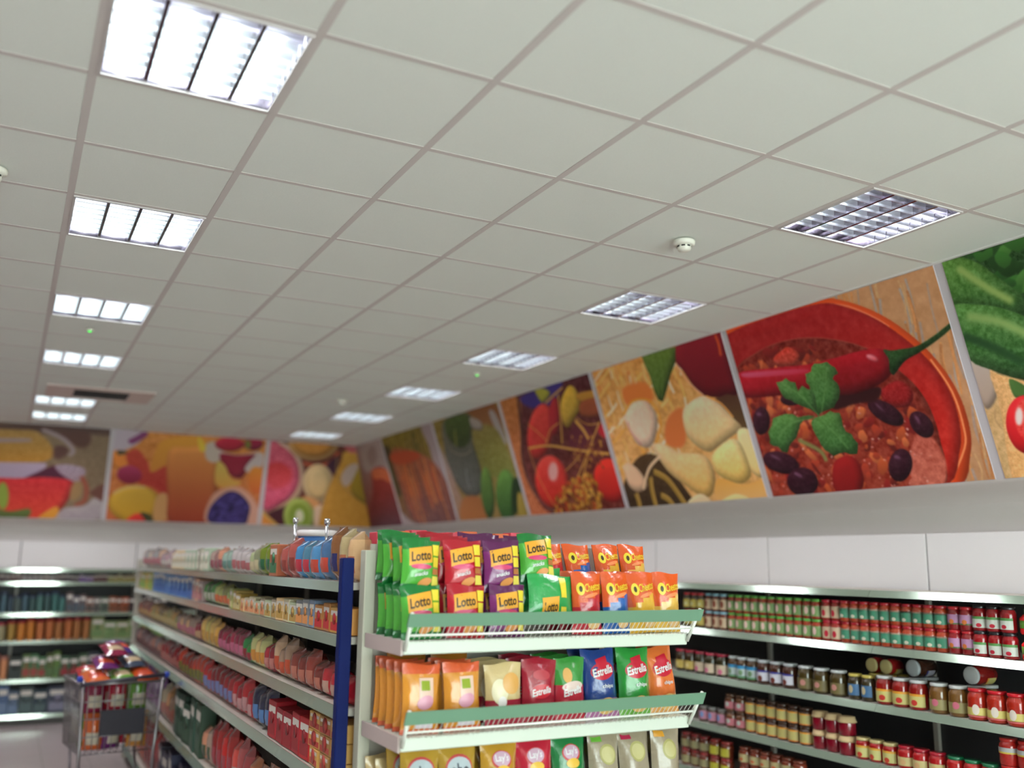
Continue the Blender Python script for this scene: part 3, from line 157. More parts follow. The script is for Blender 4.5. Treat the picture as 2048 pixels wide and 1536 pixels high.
def smooth_poly(p, closed=True, k=4):
    p = np.array(p, float); n = len(p); out = []
    rng = range(n if closed else n-1)
    for i in rng:
        if closed: a, b, c, d = p[(i-1) % n], p[i], p[(i+1) % n], p[(i+2) % n]
        else: a, b, c, d = p[max(i-1, 0)], p[i], p[i+1], p[min(i+2, n-1)]
        for t in np.arange(k)/k: out.append(0.5*((2*b)+(c-a)*t+(2*a-5*b+4*c-d)*t*t+(3*b-a-3*c+d)*t**3))
    if not closed: out.append(p[-1])
    return np.array(out)
def blur(m, r):
    r = int(round(r))
    if r < 1: return m
    for _ in range(2):
        for ax in (0, 1):
            pad = [(0, 0), (0, 0)]; pad[ax] = (r+1, r); c = np.cumsum(np.pad(m, pad, mode='edge'), axis=ax)
            m = (c[2*r+1:] - c[:-2*r-1])/(2*r+1) if ax == 0 else (c[:, 2*r+1:]-c[:, :-2*r-1])/(2*r+1)
    return m
def paint(spec, W=640, Hh=446, seed=1):
    rg = np.random.RandomState(seed); img = np.zeros((Hh, W, 3)); rr = random.Random(seed); S = 0.43; sx, sy = W/1000, Hh/1000
    def noise(h, w, cell):
        o = np.zeros((h, w)); amp = 1.0
        for q in range(3):
            c = max(2.0, cell*0.5/(2**q)); gh, gw = int(h/c)+3, int(w/c)+3; g = rg.rand(gh, gw)*2-1
            yy = np.arange(h)/c; xx = np.arange(w)/c; y0 = yy.astype(int); x0 = xx.astype(int); fy = (yy-y0)[:, None]; fx = (xx-x0)[None]
            fy = fy*fy*(3-2*fy); fx = fx*fx*(3-2*fx)
            o += amp*((g[y0][:, x0]*(1-fx)+g[y0][:, x0+1]*fx)*(1-fy)+(g[y0+1][:, x0]*(1-fx)+g[y0+1][:, x0+1]*fx)*fy); amp *= .6
        return o
    def fill(P, c1, c2, soft, na, ns, vol=False):
        m = int(soft)+2; x0, x1 = int(max(0, P[:, 0].min()-m)), int(min(W, P[:, 0].max()+m+1)); y0, y1 = int(max(0, P[:, 1].min()-m)), int(min(Hh, P[:, 1].max()+m+1))
        if x1 <= x0 or y1 <= y0: return
        ss = 2 if (x1-x0)*(y1-y0) < 40000 else 1
        ys = (np.arange((y1-y0)*ss)+.5)/ss+y0; xs = (np.arange((x1-x0)*ss)+.5)/ss+x0; mk = np.zeros((len(ys), len(xs)), bool)
        Q = np.roll(P, -1, 0)
        for (ax, ay), (bx, by) in zip(P, Q):
            if ay == by: continue
            sel = np.nonzero((ys > min(ay, by)) & (ys <= max(ay, by)))[0]
            if len(sel) == 0: continue
            xi = ax+(ys[sel]-ay)*(bx-ax)/(by-ay); mk[sel] ^= xs[None] > xi[:, None]
        a = mk.astype(float)
        if ss == 2: a = (a[::2, ::2]+a[1::2, ::2]+a[::2, 1::2]+a[1::2, 1::2])/4
        a = blur(a, soft*S*.6)[..., None]
        t = np.clip((np.arange(y0, y1)+.5-P[:, 1].min())/max(1, np.ptp(P[:, 1])), 0, 1)[:, None, None]
        c = np.array(c1)*(1-t)+np.array(c2)*t; c = np.broadcast_to(c, (y1-y0, x1-x0, 3)).copy()
        if na: c += noise(y1-y0, x1-x0, ns)[..., None]*na
        dim = min(np.ptp(P[:, 0]), np.ptp(P[:, 1]))
        if vol and soft <= 6 and dim > 10:
            b = blur(np.pad(a[..., 0], 12, mode='edge'), min(16, dim*.13)); gy, gx = np.gradient(b); k_ = min(16, dim*.13)*1.3
            sh = (.80+.22*np.clip((b-.5)*2, 0, 1)+(gy*.8+gx*.5)*k_*.45)[12:-12, 12:-12, None]; c = c*np.clip(sh, .6, 1.25)
        img[y0:y1, x0:x1] = img[y0:y1, x0:x1]*(1-a)+c*a
    def px(p): return np.array(p, float)*[sx, sy]
    def ribbon(P, w):
        P = np.array(P); d = np.gradient(P, axis=0); n = np.stack([-d[:, 1], d[:, 0]], 1); n /= np.maximum(1e-6, np.linalg.norm(n, axis=1))[:, None]
        return np.concatenate([P+n*w/2, (P-n*w/2)[::-1]])
    def inside(q, P):
        c = False
        for i in range(len(P)):
            (ax, ay), (bx, by) = P[i], P[(i+1) % len(P)]
            if (ay > q[1]) != (by > q[1]) and q[0] < (bx-ax)*(q[1]-ay)/(by-ay)+ax: c = not c
        return c
    for kind, pts, c1, c2, soft, na, ns, w in spec:
        if kind == 'b': img[:] = np.array(c1)*(1-np.linspace(0, 1, Hh))[:, None, None]+np.array(c2)*np.linspace(0, 1, Hh)[:, None, None]; img += noise(Hh, W, ns*2.0)[..., None]*na*.7
        elif kind == 'f': fill(smooth_poly(px(pts)), c1, c2, soft, na, ns, True)
        elif kind == 'p': fill(px(pts), c1, c2, soft, na, ns, True)
        elif kind == 's': fill(ribbon(smooth_poly(px(pts), False), w*S), c1, c2, soft, na, ns)
        else:
            P = px(pts); n, a0, a1, b0, b1, dx, dy = c2; lo, hi = P.min(0), P.max(0); k = 0
            while k < n:
                q = (rr.uniform(lo[0], hi[0]), rr.uniform(lo[1], hi[1]))
                if not inside(q, P): continue
                k += 1; c = rr.choice(c1)
                if kind == 'r':
                    ra, rb = rr.uniform(a0, a1)*sx, rr.uniform(b0, b1)*sx; th = rr.uniform(0, 3.14); t = np.arange(9)/9*6.283; j = np.array([rr.uniform(.8, 1.15) for _ in t])
                    e = np.stack([q[0]+j*(ra*np.cos(t)*math.cos(th)-rb*np.sin(t)*math.sin(th)), q[1]+j*(ra*np.cos(t)*math.sin(th)+rb*np.sin(t)*math.cos(th))], 1)
                    fill(e, [v*1.12 for v in c], [v*.8 for v in c], soft, 0, 0)
                else:
                    s_ = rr.uniform(.6, 1.3); bend = rr.uniform(-8, 8); e = np.array([q, (q[0]+dx*sx*s_/2+bend, q[1]+dy*sy*s_/2), (q[0]+dx*sx*s_, q[1]+dy*sy*s_)])
                    fill(ribbon(smooth_poly(e, False), w*S*rr.uniform(.6, 1.3)), c, c, soft, 6, 14)
    return np.clip(img, 0, 255)
def poster_material(key, seed):
    im = paint(POSTERS[key], seed=seed)/255.0; haze = .11 if key in ('B0', 'B1', 'B2', 'P6', 'P5', 'P4') else .05; im = (im*(1-haze)+np.array([.42, .36, .38])*haze)*(.9 if haze > .1 else 1.0); lnr = np.where(im <= .04045, im/12.92, ((im+.055)/1.055)**2.4)*1.5  # grey-lilac haze mixed into the print colours, stronger on the far posters
    h, w = im.shape[:2]; px = np.ones((h, w, 4), np.float32); px[..., :3] = np.clip(lnr, 0, .9)[::-1]
    I = bpy.data.images.new('print_'+key, w, h, float_buffer=True); I.colorspace_settings.name = 'Linear Rec.709'; I.pixels.foreach_set(px.ravel()); I.update(); I.pack()
    m = bpy.data.materials.new('print_'+key); m.use_nodes = True; nt = m.node_tree; b = nt.nodes['Principled BSDF']; t = nt.nodes.new('ShaderNodeTexImage'); t.image = I; t.extension = 'EXTEND'
    nt.links.new(t.outputs['Color'], b.inputs['Base Color']); b.inputs['Roughness'].default_value = 0.5; b.inputs['Specular IOR Level'].default_value = 0.25; return m

# ------------------------------------------------------------------ the setting
XW, YB, XL, YF = 4.74, 11.2, -7.2, -6.5      # right wall, back wall, left wall, shop front
FX0, FX1, FZ = 4.12, 4.495, H_CEIL-1.127     # sloping fascia on the right wall: top edge, bottom edge, bottom height
FY0, FY1 = 10.72, 11.0
wallm = mat((216, 209, 206), 0.7, noise=0.02, scale=4)
def floor_material():
    m = mat((176, 160, 150), 0.28, noise=0.06, scale=3); nt = m.node_tree; b = nt.nodes['Principled BSDF']
    tc = nt.nodes.new('ShaderNodeTexCoord'); br = nt.nodes.new('ShaderNodeTexBrick'); br.offset = 0; br.inputs['Scale'].default_value = 1; br.inputs['Brick Width'].default_value = .4; br.inputs['Row Height'].default_value = .4
    br.inputs['Mortar Size'].default_value = .004; br.inputs['Color1'].default_value = (.40, .345, .335, 1); br.inputs['Color2'].default_value = (.38, .33, .32, 1); br.inputs['Mortar'].default_value = (.22, .19, .17, 1)
    nt.links.new(tc.outputs['Object'], br.inputs['Vector']); nt.links.new(br.outputs['Color'], b.inputs['Base Color']); return m
struct('floor', MB().box(XL, XW+.1, YF, YB+.1, -.1, 0, floor_material()))
struct('wall_right', MB().box(XW, XW+.12, YF, YB+.12, 0, H_CEIL+.25, wallm))
struct('wall_back', MB().box(XL, XW+.12, YB, YB+.12, 0, H_CEIL+.25, wallm))
struct('wall_left', MB().box(XL-.12, XL, YF, YB+.12, 0, H_CEIL+.25, wallm))
# shop front behind the camera: posts, sill and lintel around the open glazed bays
wf = MB(); wf.box(XL, XW, YF-.12, YF, 0, .25, wallm); wf.box(XL, XW, YF-.12, YF, 3.2, H_CEIL+.25, wallm)
wf.box(XL, XL+5.2, YF-.12, YF, .25, 3.2, wallm)  # unseen left bays walled up to keep daylight off the left ceiling
for k in range(2, 5): x = XL+(XW-XL)*k/4; wf.box(max(XL, x-.12), min(XW, x+.12), YF-.12, YF, .25, 3.2, wallm)
struct('wall_front', wf)
tile_m = mat((224, 227, 220), 0.9, noise=0.025, scale=160, bump=0.05, spec=0.1); tee_m = mat((200, 192, 188), 0.6); frm_m = mat((196, 190, 188), 0.5); 
ceil = struct('ceiling', MB().box(XL, XW+.1, YF, YB+.1, H_CEIL+.16, H_CEIL+.25, wallm))
lights_at = {(LX[i], r) for i in (0, 1) for r in LY[i]}
VENT = (0.16, 1.76, 12.75, 13.95)           # cassette, in tile units
C0, C1, Q0, Q1 = -3, 6, -4, 18
g = .014
tmesh = MB().box(g-.006, TILE-g+.006, g-.006, TILE-g+.006, .003, .018, tile_m).mesh('tile')
tcut = MB().box(g-.006, FX0-6*TILE-.004, g-.006, TILE-g+.006, .003, .018, tile_m).mesh('tile_cut')
for c in range(C0, C1+1):
    for q in range(Q0, Q1):
        if (c, q) in lights_at or (c in (0, 1) and q in (12, 13)): continue
        obj('ceiling_tile', tcut if c == 6 else tmesh, ceil, (c*TILE, q*TILE, H_CEIL))
rest = MB()
rest.box(XL, C0*TILE, YF, YB, H_CEIL+.003, H_CEIL+.018, tile_m); rest.box(C0*TILE, FX0, YF, Q0*TILE, H_CEIL+.003, H_CEIL+.018, tile_m)
rest.box(FX0, XW, YF, YB, H_CEIL+.003, H_CEIL+.018, tile_m)
x0, x1, y0, y1 = [v*TILE for v in VENT]
for a in ((0, x0, 12*TILE, 14*TILE), (x1, 2*TILE, 12*TILE, 14*TILE), (x0, x1, 12*TILE, y0), (x0, x1, y1, 14*TILE)): rest.box(a[0], a[1], a[2], a[3], H_CEIL+.003, H_CEIL+.018, tile_m)
obj('ceiling_field', rest, ceil, kind='stuff')
for c in range(-11, 7):
    x = c*TILE
    for ya, yb in (((YF, VENT[2]*TILE), (VENT[3]*TILE, FY0)) if c == 1 else ((YF, FY0),)): obj('main_runner', MB().box(x-g, x+g, ya, yb, H_CEIL+.001, H_CEIL+.02, tee_m), ceil)
obj('edge_angle', MB().box(FX0-.02, FX0, YF, FY0, H_CEIL-.004, H_CEIL+.02, WHITE), ceil)
cr = MB().box(g, FX0-C0*TILE-.02, -g*.9, g*.9, .0015, .02, tee_m).mesh('cross_runner')
for q in range(Q0-6, Q1):
    if q in (13,): continue
    obj('cross_runner', cr, ceil, (C0*TILE, q*TILE, H_CEIL))
obj('cross_runner', MB().box(2*TILE, FX0-.02, 13*TILE-g*.9, 13*TILE+g*.9, H_CEIL+.0015, H_CEIL+.02, tee_m), ceil)
obj('cross_runner', MB().box(C0*TILE, 0, 13*TILE-g*.9, 13*TILE+g*.9, H_CEIL+.0015, H_CEIL+.02, tee_m), ceil)

# sloping fascia with its curved underside, right and back
fw = mat((196, 189, 192), 0.55)
def cove(axis):
    # profile: (out, z)
    if axis == 'x': P = [(FX0, H_CEIL+.01), (FX1, FZ)] ; e = XW
    else: P = [(FY0, H_CEIL+.01), (FY1, FZ)]; e = YB
    b0 = P[-1][0]; n = 8
    for i in range(n+1): t = i/n*math.pi/2; P.append((b0+.01+(e-b0-.005)*math.sin(t), FZ-.012-.115*(1-math.cos(t))))
    P.append((e+.01, FZ-.16)); return P
mb = MB(); P = cove('x'); v = [(x, y, z) for (x, z) in P for y in (YF, YB)]; mb.add(v, [(2*i, 2*i+1, 2*i+3, 2*i+2) for i in range(len(P)-1)], wallm, True); struct('trim_1', mb)
mb = MB(); P = cove('y'); v = [(x, y, z) for (y, z) in P for x in (XL, XW)]; mb.add(v, [(2*i+1, 2*i, 2*i+2, 2*i+3) for i in range(len(P)-1)], wallm, True); struct('trim_2', mb)
PAN = [('P0', 'r', 1.17, -.535), ('P1', 'r', 2.885, 1.17), ('P2', 'r', 4.585, 2.885), ('P3', 'r', 6.285, 4.585), ('P4', 'r', 7.99, 6.285), ('P5', 'r', 9.70, 7.99), ('P6', 'r', 11.405, 9.70),
       ('B0', 'b', 2.90, 4.85), ('B1', 'b', .95, 2.90), ('B2', 'b', -1.0, .95)]
PLAB = {'P0': 'food poster of green cucumbers, herbs and halved tomato on a board', 'P1': 'large food poster of a red bowl of chili with beans and parsley',
        'P2': 'food poster of pale shallots and pasta with a green leaf', 'P3': 'food poster of red tomatoes and dried stalks in a bowl', 'P4': 'food poster of a gherkin jar beside two green cucumbers',
        'P5': 'food poster of a bunch of orange carrots', 'P6': 'narrow food poster of garlic and red chili powder in the room corner', 'B0': 'fruit poster of grapefruit, orange, kiwi and yellow juice glass on back wall',
        'B1': 'fruit poster of orange juice glass, strawberries and blueberries on back wall', 'B2': 'food poster of a red soup pot with glass lid on back wall'}
def fpt(w, c, v, off):                      # point on the sloping fascia
    if w == 'r': x = FX0+(FX1-FX0)*v; return (x-off, c, H_CEIL-(H_CEIL-FZ)*v-off*.3)
    y = FY0+(FY1-FY0)*v; return (c, y-off, H_CEIL-(H_CEIL-FZ)*v-off*.3)
ntile = 0
for i, (key, w, a, b) in enumerate(PAN):
    pm = poster_material(key, i+3); gap = .028
    mb = MB(); edge = mat((196, 190, 194), 0.5); A, B = (a-gap, b+gap) if a > b else (a+gap, b-gap)
    ca = ['lin', A, B]
    def col_(u, v): 
        c = A+(B-A)*u
        if w == 'r': c = min(c, FY0+(FY1-FY0)*v-.004)
        else: c = min(c, FX0+(FX1-FX0)*v-.004)
        return c
    pts = []; n = 2; uvs = []
    for v_ in (0.004, .996):
        for u_2 in (0, 1): c = col_(u_2, v_); pts.append(fpt(w, c, v_, .006)); uvs.append(((c-a)/(b-a), 1-v_))
    bk = [fpt(w, col_(u_2, v_), v_, .0005) for v_ in (0.004, .996) for u_2 in (0, 1)]
    mb.add(pts+bk, [(0, 1, 3, 2)], pm); mb.add(pts+bk, [(0, 4, 5, 1), (2, 3, 7, 6), (0, 2, 6, 4), (1, 5, 7, 3), (4, 6, 7, 5)], edge)
    me = mb.mesh('poster'); uvl = me.uv_layers.new(name='UVMap'); f0 = me.polygons[0]
    for li, vi in zip(f0.loop_indices, f0.vertices): uvl.data[li].uv = uvs[vi]
    thing('food_poster', PLAB[key], 'poster', group='food photographs on the sloping fascia', me=me)
for w in 'rb':                              # pale strips between the posters (the fascia's own face)
    mb = MB()
    if w == 'r': p = [fpt('r', y, v, .0003) for v in (0, 1) for y in (YF, FY0 if v == 0 else FY1)]; 
    else: p = [fpt('b', x, v, .0003) for v in (0, 1) for x in (XL, FX0 if v == 0 else FX1)]
    mb.add(p, [(0, 1, 3, 2) if w == 'b' else (1, 0, 2, 3)], fw); struct('trim_3' if w == 'r' else 'trim_4', mb)

# ------------------------------------------------------------------ ceiling luminaires
MIR = mat((236, 238, 242), 0.14, 1.0); tube_m = mat((236, 255, 250), 0.5, emit=TUBE_W); hous = mat((235, 240, 240), 0.6); SAT = mat((230, 234, 238), 0.29, 1.0); DIM = mat((128, 120, 130), 0.2, 1.0)
I0 = .022; LW = TILE-2*I0; LANE = LW/4
frame_me = MB().box(I0-.008, I0, I0, TILE-I0, -.005, .03, frm_m).box(TILE-I0, TILE-I0+.008, I0, TILE-I0, -.005, .03, frm_m).box(I0-.008, TILE-I0+.008, I0-.008, I0, -.005, .03, frm_m).box(I0-.008, TILE-I0+.008, TILE-I0, TILE-I0+.008, -.005, .03, frm_m).mesh('frame')
hb = MB(); hb.box(I0, I0+.002, I0, TILE-I0, .002, .1, DIM); hb.box(TILE-I0-.002, TILE-I0, I0, TILE-I0, .002, .1, DIM); hb.box(I0, TILE-I0, I0, I0+.002, .002, .1, DIM); hb.box(I0, TILE-I0, TILE-I0-.002, TILE-I0, .002, .1, DIM); hb.box(I0, TILE-I0, I0, TILE-I0, .1, .104, hous)
housing_me = hb.mesh('housing')
tube_me = MB().lathe([(.008, I0+.01), (.013, I0+.016), (.013, TILE-I0-.016), (.008, TILE-I0-.01)], tube_m, 10, 0, .072, axis='y').mesh('tube')
def wedge(L, top, bot, h, along, MIR=None):           # louvre blade with concave flanks
    prof = [(-bot/2, 0), (-bot*.6, h*.35), (-top/2, h), (top/2, h), (bot*.6, h*.35), (bot/2, 0)]; v = []
    for e in (0, L): v += [((a, e, z) if along == 'y' else (e, a, z)) for a, z in prof]
    n = 6; fs = [(i, (i+1) % n, n+(i+1) % n, n+i) for i in range(n)]+[(5, 4, 3, 2, 1, 0), (6, 7, 8, 9, 10, 11)]
    return MB().add(v, fs, MIR or SAT)
div_me = wedge(LW, .032, .013, .05, 'y', DIM).mesh('lane_divider'); NB = 7
blade_me = wedge(LANE-.01, .016, .003, .036, 'x').mesh('louvre_blade')
allb = MB()
for l in range(4):
    for k in range(1, NB+1):
        w_ = wedge(LANE-.01, .016, .003, .036, 'x'); allb.add([(p[0]+I0+l*LANE+.005, p[1]+I0+LW*k/(NB+1), p[2]+.004) for p in w_.v], w_.f, SAT)
allb_me = allb.mesh('louvre_blades')
for i in (0, 1):
    for n_, q in enumerate(LY[i]):
        t = thing('ceiling_luminaire', 'square louvred fluorescent ceiling light, %s from the camera in the %s' % (od(n_), ('row over the open aisle', 'row beside the poster wall')[i]), 'ceiling light', (LX[i]*TILE, q*TILE, H_CEIL), group=('luminaires over the aisle', 'luminaires beside the poster wall')[i])
        obj('frame', frame_me, t); obj('housing', housing_me, t)
        for l in range(4): obj('tube', tube_me, t, (I0+(l+.5)*LANE, 0, 0))
        for l in range(1, 4): obj('lane_divider', div_me, t, (I0+l*LANE, I0, .002))
        if n_ < 2:
            for l in range(4):
                for k in range(1, NB+1): obj('louvre_blade', blade_me, t, (I0+l*LANE+.005, I0+LW*k/(NB+1), .004))
        else: obj('louvre_blades', allb_me, t, kind='stuff')

# ceiling cassette, detectors, indicator lamps
t = thing('air_vent_cassette', 'ceiling air cassette with a dark slot beside far aisle lights', 'air vent', (x0, y0, H_CEIL)); cw, cd = x1-x0, y1-y0
obj('panel', MB().box(0, cw, 0, .13, -.012, .012, mat((205, 186, 178), .5)).box(0, cw, cd-.1, cd, -.012, .012, mat((205, 186, 178), .5)).box(0, .24, .13, cd-.1, -.012, .012, mat((205, 186, 178), .5)).box(cw-.22, cw, .13, cd-.1, -.012, .012, mat((205, 186, 178), .5)), t)
obj('recess', MB().box(.24, cw-.22, .13, cd-.1, -.004, .006, mat((30, 26, 26), .8)), t)
for k in range(5): obj('slat', MB().box(.24, cw-.22, .17+k*.085, .178+k*.085, -.010, -.004, mat((40, 36, 36), .6)), t)
det_m = mat((226, 224, 212), .45)
for (x, y, lab) in ((2.732, 1.544, 'round white smoke detector with dark slots near the right-hand near luminaire'), (2.74, 7.043, 'small far smoke detector over the long gondola'), (-.30, 2.243, 'white detector at the left edge of the ceiling')):
    t = thing('smoke_detector', lab, 'smoke detector', (x, y, H_CEIL-.004), group='ceiling detectors')
    obj('base', MB().lathe([(.052, 0), (.055, -.006), (.053, -.02), (.044, -.026)], det_m, 24), t)
    h_ = MB().lathe([(.036, -.024), (.036, -.04), (.032, -.05), (.018, -.056), (.0, -.057)], det_m, 24); obj('sensor_head', h_, t)
    sl = MB()
    for k in range(8):
        a = k*math.pi/4; c_, s_ = math.cos(a), math.sin(a); hw = .009
        pts = [(c_*.0365-s_*q*hw, s_*.0365+c_*q*hw, z) for q, z in ((-1, -.029), (1, -.029), (1, -.037), (-1, -.037))]; sl.add(pts, [(0, 1, 2, 3)], mat((20, 18, 18), .6))
    obj('slot', sl, t)
for (x, y, lab) in ((.274, 5.095, 'small green indicator lamp by the third aisle light'), (3.315, 5.116, 'small green indicator lamp by the third poster-wall light')):
    t = thing('indicator_lamp', lab, 'indicator lamp', (x, y, H_CEIL-.004), group='green ceiling indicators')
    obj('base', MB().lathe([(.03, 0), (.03, -.008), (.018, -.014)], det_m, 16), t); obj('lens', MB().lathe([(.014, -.012), (.013, -.02), (.0, -.024)], mat((40, 200, 60), .3, emit=1.6), 12), t)

# ------------------------------------------------------------------ shelving
SZ = [1.785, 1.48, 1.172, .858, .545, .15]
def bay(name, label, L, depth, zs, group, loc, rot, top=2.11, splitz=1.75, back=True):
    """local frame: x along the run 0..L, front towards -y, back panel at y=0"""
    t = thing(name, label, 'shelving', loc, rot, group)
    if back:
        obj('joint_strip', MB().box(-.02, .02, -.006, 0, splitz, top-.002, DARK), t)
        obj('upper_panel', MB().box(.005, L-.005, -.02, -.007, splitz, top, mat((238, 234, 234), .5), .002), t)
        obj('back_panel', MB().box(.004, L-.004, -.02, 0, .1, splitz-.004, DARK), t)
        obj('upright', MB().box(-.015, .015, -.045, -.021, 0, splitz, CREAM), t)
    for k, z in enumerate(zs):
        s = obj('shelf', MB().box(.002, L-.002, -depth, -.046, z-.03, z-.002, CREAM), t)
        obj('price_rail', MB().add([(0.001, -depth-.029, z-.038), (L-.001, -depth-.029, z-.038), (L-.001, -depth-.003, z), (0.001, -depth-.003, z), (0.001, -depth, z-.038), (L-.001, -depth, z-.038), (L-.001, -depth, z), (0.001, -depth, z)], [(0, 1, 2, 3), (4, 7, 6, 5), (3, 2, 6, 7), (0, 4, 5, 1), (0, 3, 7, 4), (1, 5, 6, 2)], RAIL), s)
        if k == len(zs)-1: obj('plinth', MB().box(0, L, -depth+.03, -depth+.05, 0, z-.03, mat((90, 88, 86), .5)), t)
    return t
BX = 4.72
ys = [-.83+1.33*k for k in range(9)]
for k, y in enumerate(ys[:-1]):
    # local x runs towards -y world: rotate so that local -y faces -x world
    bay('wall_shelving', '%s bay of white-backed wall shelving along the right wall, counted from the camera' % od(k), 1.33, .5, SZ, 'shelving bays along the right wall', (BX, y+1.33, 0), (0, 0, -math.pi/2))
BYB = 11.17; ZB_ = [1.775, 1.62, 1.262, .948, .515, .12]
for k in range(5):
    x = -1.265+1.33*k-1.33+1.33
    bay('wall_shelving', '%s bay of wall shelving along the back wall, counted from its far left' % od(k), 1.33 if k < 4 else .42, .5, ZB_, 'shelving bays along the back wall', (x, BYB, 0), (0, 0, 0), top=2.1, splitz=1.755)
GX0, GX1, GY0, GY1 = 1.1, 2.4, 1.63, 8.28
GZ = [1.83, 1.622, 1.355, 1.072, .662, .15]
gm = (GX0+GX1)/2
for k in range(5):
    y = GY0+1.33*k
    t = bay('gondola_shelving', '%s bay of the long island gondola, counted from the blue post' % od(k), 1.33, gm-.02-GX0, GZ, 'bays of the long island gondola', (gm-.02, y+1.33, 0), (0, 0, -math.pi/2), back=False)
    obj('core_panel', MB().box(.002, 1.328, -.02, .06, .05, 1.80, DARK), t)
    obj('upright', MB().box(-.012, .012, -.045, -.021, 0, 1.82, CREAM), t)
    for z in GZ:
        s = obj('shelf', MB().box(.002, 1.328, .062, gm-.02-GX0+.04, z-.03, z-.002, CREAM), t)
        obj('price_rail', MB().box(.001, 1.329, gm-.02-GX0+.041, gm-.02-GX0+.055, z-.04, z, RAIL), s)
thing('end_upright', 'pale far end frame of the long gondola', 'post', (GX0+.02, GY1+.012, 0), me=MB().box(-.03, .03, 0, .04, 0, 1.9, CREAM, .004))
thing('corner_post', 'blue metal post at the near end of the long gondola', 'post', (1.058, 1.572, 0), me=MB().box(0, .048, 0, .045, 0, 1.925, mat((6, 24, 84), .65, spec=.2), .004))

# ------------------------------------------------------------------ gondola end display
EX0, EX1, EY0, EY1 = 1.15, 2.38, 1.14, 1.56
EZ = [1.64, 1.32, .98, .6, .15]
et = thing('end_display', 'cream end-of-aisle rack with green price rails, full of snack bags', 'display rack', (0, 0, 0))
obj('back_panel', MB().box(EX0+.02, EX1-.02, EY1, EY1+.02, .05, 1.98, CREAM), et)
for x in (1.135, EX1-.03): obj('upright', MB().box(x, x+.045, EY1-.03, EY1+.03, 0, 1.955, mat((190, 190, 172), .4), .003), et)
pale = mat((196, 204, 190), .4)
for k, z in enumerate(EZ):
    s = obj('shelf', MB().box(EX0, EX1, EY0, EY1-.001, z-.045, z, pale, .003), et)
    obj('shelf_side', MB().box(EX0-.008, EX0-.001, EY0+.005, EY1-.04, z-.048, z+.004, mat((190, 174, 168), .5)), s)
    rl = obj('price_rail', MB().add([(1.135, 1.075, z+.052), (2.40, 1.075, z+.052), (2.40, 1.052, z+.098), (1.135, 1.052, z+.098), (1.135, 1.083, z+.052), (2.40, 1.083, z+.052), (2.40, 1.060, z+.098), (1.135, 1.060, z+.098)], [(0, 1, 2, 3), (4, 7, 6, 5), (3, 2, 6, 7), (0, 4, 5, 1), (0, 3, 7, 4), (1, 5, 6, 2)], GREENRAIL), et)
    gd = MB(); wm = mat((228, 232, 222), .3)
    for xx in (EX0+.004, EX1-.004): gd.tube([(xx, EY0-.004, z-.03), (xx+(.012 if xx > 2 else -.006), 1.062, z+.1)], .007, wm)
    gd.tube([(EX0, 1.108, z+.022), (EX1, 1.108, z+.022)], .0045, wm)
    obj('guard_frame', gd, et)
    gw = MB()
    for i in range(61): xx = EX0+.01+(EX1-EX0-.02)*i/60; gw.tube([(xx, EY0-.004, z-.004), (xx, 1.078, z+.06)], .0012, wm, 4)
    obj('guard_wires', gw, et, kind='stuff')

